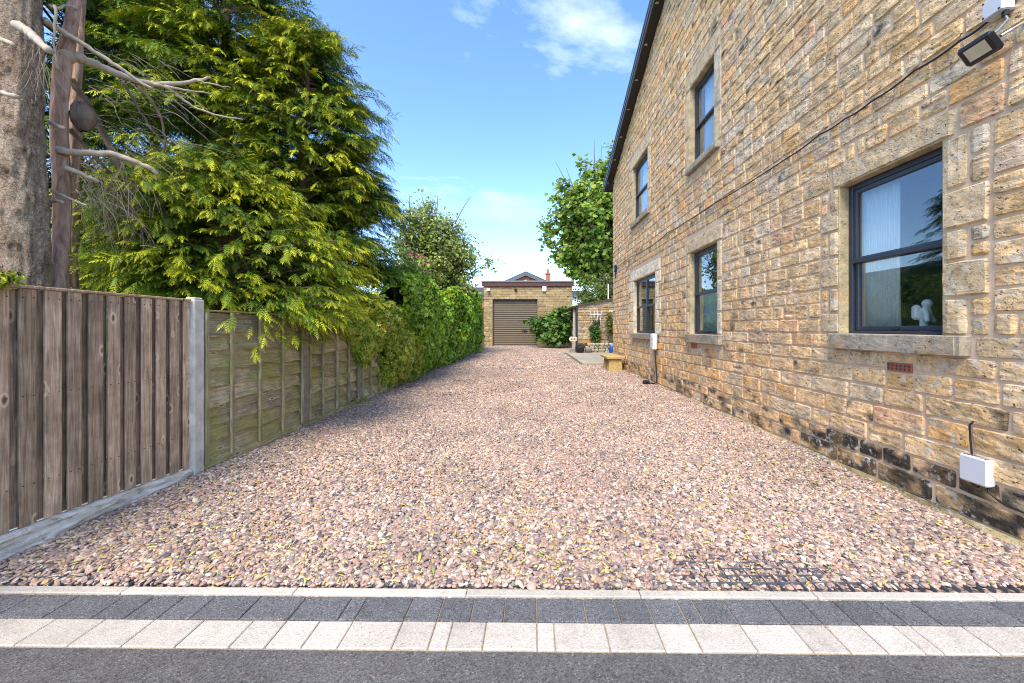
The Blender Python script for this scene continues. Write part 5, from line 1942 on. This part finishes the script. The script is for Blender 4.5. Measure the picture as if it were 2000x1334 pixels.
leafy_tree('fig_bush', 'broad leaved bush growing in front of the garage beside its door', (1.75, 26.9), 0.35, (1.75, 26.9, 1.35), (1.5, 1.0, 1.45), 40, 150, 0.27, [(0.085, 0.18, 0.03), (0.12, 0.24, 0.035), (0.055, 0.12, 0.025), (0.19, 0.30, 0.06)], 66, lobed(), cat='shrub', trunk_r=0.06, airy=0.4, clump=.42)
leafy_tree('golden_sprig', 'golden cypress sprig peeping over the fence at the left edge', (-3.21, 2.30), 1.60, (-3.13, 2.30, 1.70), (0.13, 0.10, 0.07), 12, 60, 0.045, [(0.35, 0.38, 0.03), (0.24, 0.32, 0.03)], 67, ovate(.14), cat='plant', trunk_r=0.008, airy=0.5)

# ------------------------------------------------------------------ garage at the end of the drive
GY, GX0, GX1 = 28.8, -3.36, 3.22
gar = thing('garage', 'flat roofed stone block garage with a bronze roller door closing the drive', 'garage', ((GX0 + GX1) / 2, GY, 0))
DX0, DX1, DH = (962 - CX) * GY / F, (1050 - CX) * GY / F, CH + (640 - 581) * GY / F
WT = CH + (640 - 559) * GY / F
gb = MB()
gb.box(GX0 + 0.02, DX0, GY + 0.02, GY + 9, -.1, WT)
gb.box(DX1, GX1 - 0.02, GY + 0.02, GY + 9, -.1, WT)
gb.box(DX0, DX1, GY + 0.02, GY + 9, DH, WT)
gb.box(DX0, DX1, GY + 0.5, GY + 9, -.1, DH)
obj('wall', gb, M['mortar'], gar)
fb = MB()
r = random.Random(6)
z, k = 0.0, 0
ch_ = 0.185
while z < WT - 0.02:
    zt = min(z + ch_, WT)
    for (xa, xb) in ([(GX0, DX0), (DX1, GX1)] if zt <= DH + 0.02 else [(GX0, GX1)]):
        x = xa - (0.22 if k % 2 else 0)
        while x < xb - 0.02:
            w = r.choice([0.44, 0.44, 0.33, 0.6])
            x0_, x1_ = max(x, xa), min(x + w, xb)
            if x1_ - x0_ > 0.05:
                c = np.array(r.choice([(0.42, 0.31, 0.15), (0.46, 0.35, 0.18), (0.38, 0.28, 0.13), (0.35, 0.26, 0.14)])) * r.uniform(.85, 1.12)
                fb.box(x0_ + .008, x1_ - .008, GY - r.uniform(0.0, 0.03), GY + .05, z + .008, zt - .008, 0.01, c)
            x += w
    z += ch_
    k += 1
o = obj('block_facing', fb, M['garage_block'], gar)
o['kind'] = 'stuff'
obj('fascia', MB().box(GX0 - .12, GX1 + .1, GY - .14, GY + .0, WT - 0.02, WT + 0.27, .01), M['brownfascia'], gar)
obj('roof', MB().box(GX0 - .16, GX1 + .14, GY - .18, GY + 9.1, WT + 0.272, WT + 0.40, .01), M['felt'], gar)
dm = MB()
npl = 26
prof = []
for i in range(npl * 6 + 1):
    t = i / (npl * 6)
    prof.append((0.030 * max(-0.2, math.sin(t * npl * 2 * PI)) ** 1, t * DH))
v, f = [], []
for (d, zz_) in prof:
    v += [(DX0 + 0.01, GY + 0.22 - d, zz_), (DX1 - 0.01, GY + 0.22 - d, zz_)]
for i in range(len(prof) - 1):
    f.append((2 * i, 2 * i + 1, 2 * i + 3, 2 * i + 2))
dm.add(v, f)
rd = obj('roller_door', dm, M['door'], gar)
obj('handle', MB().box(-0.55, -0.12, GY + 0.10, GY + 0.15, 1.20, 1.25, .01).box(-0.36, -0.30, GY + 0.09, GY + .14, 1.12, 1.3, .01), M['black'], rd)
obj('bottom_rail', MB().box(DX0 + .02, DX1 - .02, GY + 0.12, GY + .25, 0.0, 0.06, .01), M['steel'], rd)
obj('guide_rail', MB().box(DX0 - .001, DX0 + .05, GY + .1, GY + .3, 0, DH, .005), M['darkbrown'], rd)
obj('guide_rail', MB().box(DX1 - .05, DX1 + .001, GY + .1, GY + .3, 0, DH, .005), M['darkbrown'], rd)
p = at(1063, 564, GY)
ab = thing('alarm_box', 'white alarm box high on the garage wall right of the door', 'alarm box', (p.x, GY - .03, p.z - .2))
obj('case', MB().prism([(p.x - .15, p.z + .26), (p.x + .15, p.z + .26), (p.x + .15, p.z - .17), (p.x - .15, p.z - .17)], 'y', GY - .13, GY - .032), M['white'], ab)
obj('base', MB().box(p.x - .11, p.x + .11, GY - .11, GY - .032, p.z - .23, p.z - .172, .01), M['steel'], ab)
p = at(954, 565, GY)
sl_ = thing('security_light', 'white security light at the top left corner of the garage', 'lamp', (p.x, GY - .03, p.z - .2))
obj('lamp_head', MB().box(p.x - .10, p.x + .14, GY - .28, GY - .10, p.z - .16, p.z + .06, .03), M['white'], sl_)
obj('bracket', MB().tube([(p.x, GY - .12, p.z + .05), (p.x, GY - .1, p.z + .2), (p.x - .02, GY - .02, p.z + .22)], .03, 8), M['black'], sl_)
p = at(1007, 565, GY)
bl_ = thing('door_sensor', 'small dark lamp over the middle of the garage door', 'lamp', (p.x, GY - .03, p.z - .1))
obj('stem', MB().tube([(p.x, GY - .06, p.z + .2), (p.x, GY - .06, p.z)], .02, 8), M['black'], bl_)
obj('head', MB().lathe(p.x, GY - .10, [(.03, p.z - .14), (.10, p.z - .06), (.12, p.z + .02), (.04, p.z + .05)], 12), M['darkbrown'], bl_)
for k, (dx, lean) in enumerate(((-0.18, .20), (-0.06, .14))):
    mb = MB().box(-.04, .04, -.015, .015, 0, 1.35 - .3 * k, .004, M=Matrix.Translation((GX0 - .25 + dx, GY - .4, 0)) @ Matrix.Rotation(lean, 4, 'Y'))
    tag(obj('timber_offcut', mb, M['palewood']), ['longer pale timber leaning against the left end of the garage', 'shorter pale timber leaning against the left end of the garage'][k], 'timber', 'timbers left of the garage')
tag(obj('side_fence', MB().box(-5.6, GX0 - 0.15, GY + 1.5, GY + 1.6, 0, 3.0), M['darkbrown']), 'dark timber screen in the gap left of the garage', 'fence')

# ------------------------------------------------------------------ lean-to outbuilding, planter and small things
OY = 22.4
out = thing('outbuilding', 'rough stone lean-to with sloping roof behind the corner of the house', 'outbuilding', (4.2, OY, 0))
ox0, ox1 = at(1128, 640, OY).x, 6.6
zl, zr_at = at(1128, 596.5, OY).z, at(1197, 583, OY).z
xr = at(1197, 600, OY).x
slope_o = (zr_at - zl) / (xr - ox0)


def otop(x):
    return zl + (x - ox0) * slope_o


obj('wall', MB().prism([(ox0, -.1), (ox1, -.1), (ox1, otop(ox1) - .05), (ox0, otop(ox0) - .05)], 'y', OY + .03, OY + 3), M['mortar'], out)
smb = MB()
r = random.Random(14)
z = 0.02
while z < 4.6:
    h = r.uniform(.12, .24)
    x = ox0 + r.uniform(-.1, 0)
    while x < 5.6:
        w = r.uniform(.2, .5)
        a0, a1 = max(ox0, x) + .012, x + w - .012
        if a1 - a0 > .05 and z + h < otop((a0 + a1) / 2) - .06:
            c = np.array(r.choices(PALC, PALW)[0]) * r.uniform(.55, 1.0)
            smb.box(a0, a1, OY - r.uniform(0, .035), OY + .06, z + .01, z + h - .01, .02, c)
        x += w
    z += h
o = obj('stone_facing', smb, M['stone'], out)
o['kind'] = 'stuff'
rfm = MB().prism([(ox0 - .3, otop(ox0 - .3) - .04), (ox1, otop(ox1) - .04), (ox1, otop(ox1) + .02), (ox0 - .3, otop(ox0 - .3) + .02)], 'y', OY - .14, OY + 3.1)
obj('roof', rfm, M['darkbrown'], out)
obj('gutter', MB().box(ox0 - .42, ox0 - .1, OY - .2, OY + 3, otop(ox0 - .3) - .14, otop(ox0 - .3) - .03, .02), M['black'], out)
obj('downpipe', MB().tube([(ox0 - .06, OY - .08, otop(ox0) - .1), (ox0 - .06, OY - .08, 0.0)], .055, 10), M['anthracite'], out)
obj('door_post', MB().box(ox0 - .26, ox0 - .14, OY - .02, OY + .1, 0, otop(ox0) - .15, .01), M['palewood'], out)

pl = thing('planter_wall', 'low rough stone planter wall in front of the lean-to', 'planter', (4.3, 21.2, 0))
r = random.Random(15)
z = 0.0
for cidx in range(4):
    h = [.13, .15, .13, .17][cidx]
    x = 2.75 + r.uniform(0, .15) + (0.12 * cidx)
    while x < 4.75:
        w = r.uniform(.2, .42)
        c = np.array(r.choice([(0.42, 0.36, 0.22), (0.36, 0.30, 0.18), (0.45, 0.40, 0.27)])) * r.uniform(.7, 1.05)
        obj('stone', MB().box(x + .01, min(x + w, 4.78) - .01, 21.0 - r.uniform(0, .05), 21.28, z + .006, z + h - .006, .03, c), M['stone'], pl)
        x += w
    z += h
obj('soil', MB().box(2.85, 4.78, 21.28, OY - .04, 0, .48), M['soil'], pl)

pat = thing('patio', 'pale stone slab patio laid beside the far corner of the house', 'patio', (3.0, 17.5, 0))
for i in range(3):
    for j in range(4):
        x0_, y0_ = 2.02 + i * 1.0, 14.62 + j * 1.56
        if i >= 1 and j == 0:
            x1_ = min(x0_ + .985, 5)
        M_ = None
        obj('slab', MB().box(x0_, x0_ + .988, y0_, y0_ + 1.545, -.05, .075 + rnd.uniform(-.002, .002), .008), M['paving_slab'], pat)

be = thing('stone_bench', 'golden stone bench with slab seat against the house wall', 'bench', (2.8, 12.9, 0))
obj('seat', MB().box(2.50, 3.08, 12.38, 13.55, .405, .485, .012), M['sandstone_bench'], be)
for y0_ in (12.46, 13.12):
    yb = y0_ + .26
    v = []
    for z, e in ((-.02, .05), (.40, 0.0)):
        v += [(2.60 - e, y0_ - e * .4, z), (2.98 + e * .4, y0_ - e * .4, z), (2.98 + e * .4, yb + e * .4, z), (2.60 - e, yb + e * .4, z)]
    obj('leg', MB().add(v, [(3, 2, 1, 0), (4, 5, 6, 7), (0, 1, 5, 4), (1, 2, 6, 5), (2, 3, 7, 6), (3, 0, 4, 7)]), M['sandstone_bench'], be)

p = at(1133, 690, 20.6)
tag(obj('black_tub', MB().lathe(p.x, 20.7, [(.16, .08), (.21, .1), (.25, .34), (.26, .36), (.26, .38), (.22, .38), (.21, .3)], 20), M['black'], smooth=True), 'black plastic plant tub at the back of the patio', 'plant tub')
tag(obj('clay_bowl', MB().lathe(at(1150, 690, 20.6).x, 20.7, [(.11, .08), (.17, .18), (.20, .30), (.2, .32), (.17, .32)], 18), M['claypot'], smooth=True), 'grey clay bowl between the black tub and the stone planter', 'plant pot')
fo = thing('flower_ornament', 'garden ornament of two cream daisies on a stem in a small square pot', 'ornament', (at(1118, 690, 20.9).x, 20.9, 0.0))
fx = at(1118, 690, 20.9).x
obj('pot', MB().box(fx - .14, fx + .16, 20.8, 21.05, 0, .30, .03), M['claypot'], fo)
obj('stem', MB().tube([(fx, 20.9, .3), (fx + .02, 20.9, .55), (fx - .03, 20.9, .78)], .015, 6).tube([(fx + .02, 20.9, .5), (fx + .1, 20.88, .74)], .012, 6), M['palewood'], fo)
for dx, dz in ((-.06, .80), (.12, .80)):
    hb = MB()
    for k in range(9):
        a = 2 * PI * k / 9
        hb.box(.03, .13, -.006, .006, -.028, .028, .005, M=Matrix.Translation((fx + dx, 20.86, dz)) @ Matrix.Rotation(a, 4, 'Y'))
    fh = obj('flower_head', hb, M['cream'], fo)
    obj('centre', MB().lathe(0, 0, [(.01, -.02), (.04, -.01), (.04, .01), (.01, .02)], 10).__class__().box(fx + dx - .03, fx + dx + .03, 20.83, 20.855, dz - .03, dz + .03, .012), M['darkbrown'], fh)
p = at(1195, 680, 20.5)
cn_ = thing('watering_can', 'blue watering can by the house corner behind the patio', 'watering can', (p.x, 20.6, .08))
obj('body', MB().lathe(p.x, 20.6, [(.12, .08), (.13, .1), (.13, .40), (.09, .46), (.06, .46)], 16), M['blue'], cn_, smooth=True)
obj('handle', MB().tube([(p.x - .1, 20.6, .44), (p.x - .16, 20.6, .62), (p.x + .05, 20.6, .66), (p.x + .12, 20.6, .44)], .015, 8), M['black'], cn_, smooth=True)
obj('spout', MB().tube([(p.x - .12, 20.58, .2), (p.x - .22, 20.55, .42), (p.x - .28, 20.54, .5)], [.025, .02, .03], 8), M['blue'], cn_, smooth=True)

# trellis and climbers on the lean-to
tx0, tx1 = at(1153, 620, OY).x, at(1174, 620, OY).x
tre = thing('trellis', 'white fan trellis fixed to the lean-to wall', 'trellis', ((tx0 + tx1) / 2, OY - .08, .5))
zt = at(1160, 608, OY).z
cxm = (tx0 + tx1) / 2
for k in range(4):
    xt = tx0 + (tx1 - tx0) * k / 3
    obj('upright', MB().tube([(cxm + (xt - cxm) * .45, OY - .09, .45), (xt, OY - .09, zt)], .018, 6), M['white'], tre)
for zz_ in (.9, 1.4, 1.85, zt - .2):
    t = (zz_ - .45) / (zt - .45)
    hw = (tx1 - tx0) / 2 * (.45 + .55 * t)
    obj('crossbar', MB().box(cxm - hw, cxm + hw, OY - .125, OY - .105, zz_ - .015, zz_ + .015, .003), M['white'], tre)
leafy_tree('climber', 'green climbing plant growing up the white trellis', (cxm, OY - .2), .5, (cxm - .05, OY - .2, 1.25), (.26, .15, .85), 26, 60, .10, [(0.07, 0.16, 0.02), (0.11, 0.21, 0.025), (0.045, 0.10, 0.02)], 71, ovate(.42), cat='plant', trunk_r=.02, clump=.5, up=0.0)
p = at(1187, 622, OY)
leafy_tree('yellow_shrub', 'yellow green shrub beside the trellis near the house corner', (p.x + .1, OY - .4), .5, (p.x + .1, OY - .4, p.z - .3), (.36, .25, .75), 22, 45, .10, [(0.26, 0.24, 0.03), (0.18, 0.20, 0.03), (0.10, 0.13, 0.03)], 72, ovate(.4), cat='shrub', trunk_r=.02, clump=.5)
p = at(1188, 580, 25)
tag(obj('white_pole', MB().tube([(p.x, 25, 0), (p.x, 25, at(1188, 555, 25).z)], .04, 8), M['white']), 'thin white pole standing above the lean-to roof', 'pole')

# ------------------------------------------------------------------ houses behind
BY = 60.0
bh = thing('brick_house', 'red brick gable house with dark roof seen over the garage', 'house', (0, BY, 0))
pk, gl, gr = at(1027, 532, BY), at(984, 551, BY), at(1072, 551, BY)
sl2 = (pk.z - gl.z) / (pk.x - gl.x)
xe0, xe1 = pk.x - 5.2, pk.x + 5.2
obj('wall', MB().prism([(xe0 + .5, 0), (xe1 - .5, 0), (xe1 - .5, pk.z - .35 - sl2 * 4.7), (pk.x, pk.z - .35), (xe0 + .5, pk.z - .35 - sl2 * 4.7)], 'y', BY, BY + 9), M['brick'], bh)
for s_ in (-1, 1):
    e = xe0 if s_ < 0 else xe1
    ez = pk.z - sl2 * 5.2
    obj('bargeboard', MB().prism([(pk.x, pk.z), (e, ez), (e, ez - .5), (pk.x, pk.z - .52)], 'y', BY - .45, BY - .3), M['fascia'], bh)
    obj('roof', MB().prism([(pk.x, pk.z + .12), (e, ez + .12), (e, ez), (pk.x, pk.z)], 'y', BY - .46, BY + 9.3), M['slate'], bh)
obj('window', MB().box(pk.x - .28, pk.x + .1, BY - .05, BY + .1, pk.z - 1.75, pk.z - 1.2), M['white'], bh)
c0 = at(1070, 540, BY + 5)
cs = obj('chimney', MB().box(c0.x - .35, c0.x + .35, BY + 4.6, BY + 5.4, 4, at(1070, 540, BY + 5).z + .35, .02), M['brick'], bh)
obj('chimney_cap', MB().box(c0.x - .45, c0.x + .45, BY + 4.5, BY + 5.5, c0.z + .35, c0.z + .5, .02), M['brick'], cs)
obj('chimney_pot', MB().lathe(c0.x, BY + 5, [(.2, c0.z + .5), (.17, c0.z + 1.1), (.2, c0.z + 1.12), (.2, c0.z + 1.2)], 12), M['terracotta'], cs)

BY2 = 55.0
q0, q1 = at(885, 560, BY2), at(945, 560, BY2)
th = thing('terraced_house', 'slate roofed house far off between fruit tree and garage', 'house', ((q0.x + q1.x) / 2, BY2, 0))
obj('wall', MB().box(q0.x, q1.x + 1.5, BY2, BY2 + 7, 0, at(900, 582, BY2).z), M['brick'], th)
obj('roof', MB().prism([(BY2 - .3, at(900, 584, BY2).z), (BY2 + 3.5, at(900, 556, BY2).z), (BY2 + 7.3, at(900, 584, BY2).z)], 'x', q0.x - .3, q1.x + 1.8), M['slate'], th)
cs = obj('chimney', MB().box(at(939, 560, BY2).x, at(946, 560, BY2).x, BY2 + 3, BY2 + 3.8, 4, at(940, 546, BY2).z, .02), M['brick'], th)

BY3 = 50.0
q0, q1 = at(1112, 572, BY3), at(1150, 572, BY3)
wh = thing('distant_house', 'dark roofed distant house just right of the garage', 'house', ((q0.x + q1.x) / 2, BY3, 0))
obj('wall', MB().box(q0.x, q1.x, BY3, BY3 + 6, 0, at(1120, 578, BY3).z), M['white'], wh)
obj('roof', MB().prism([(BY3 - .3, at(1120, 580, BY3).z), (BY3 + 3, at(1120, 564, BY3).z), (BY3 + 6.3, at(1120, 580, BY3).z)], 'x', q0.x - .4, q1.x + .4), M['slate'], wh)

# the neighbour's house left of the drive, mirrored in the window panes
nh = thing('neighbour_house', 'low house with dark tiled roof beyond the conifers, mirrored in the front window', 'house', (-17, 20, 0))
obj('wall', MB().box(-22, -14, 12, 32, 0, 2.7), M['brick'], nh)
obj('roof', MB().prism([(-13.6, 2.6), (-22.4, 2.6), (-18, 5.4)], 'y', 11.6, 32.4), M['slate'], nh)
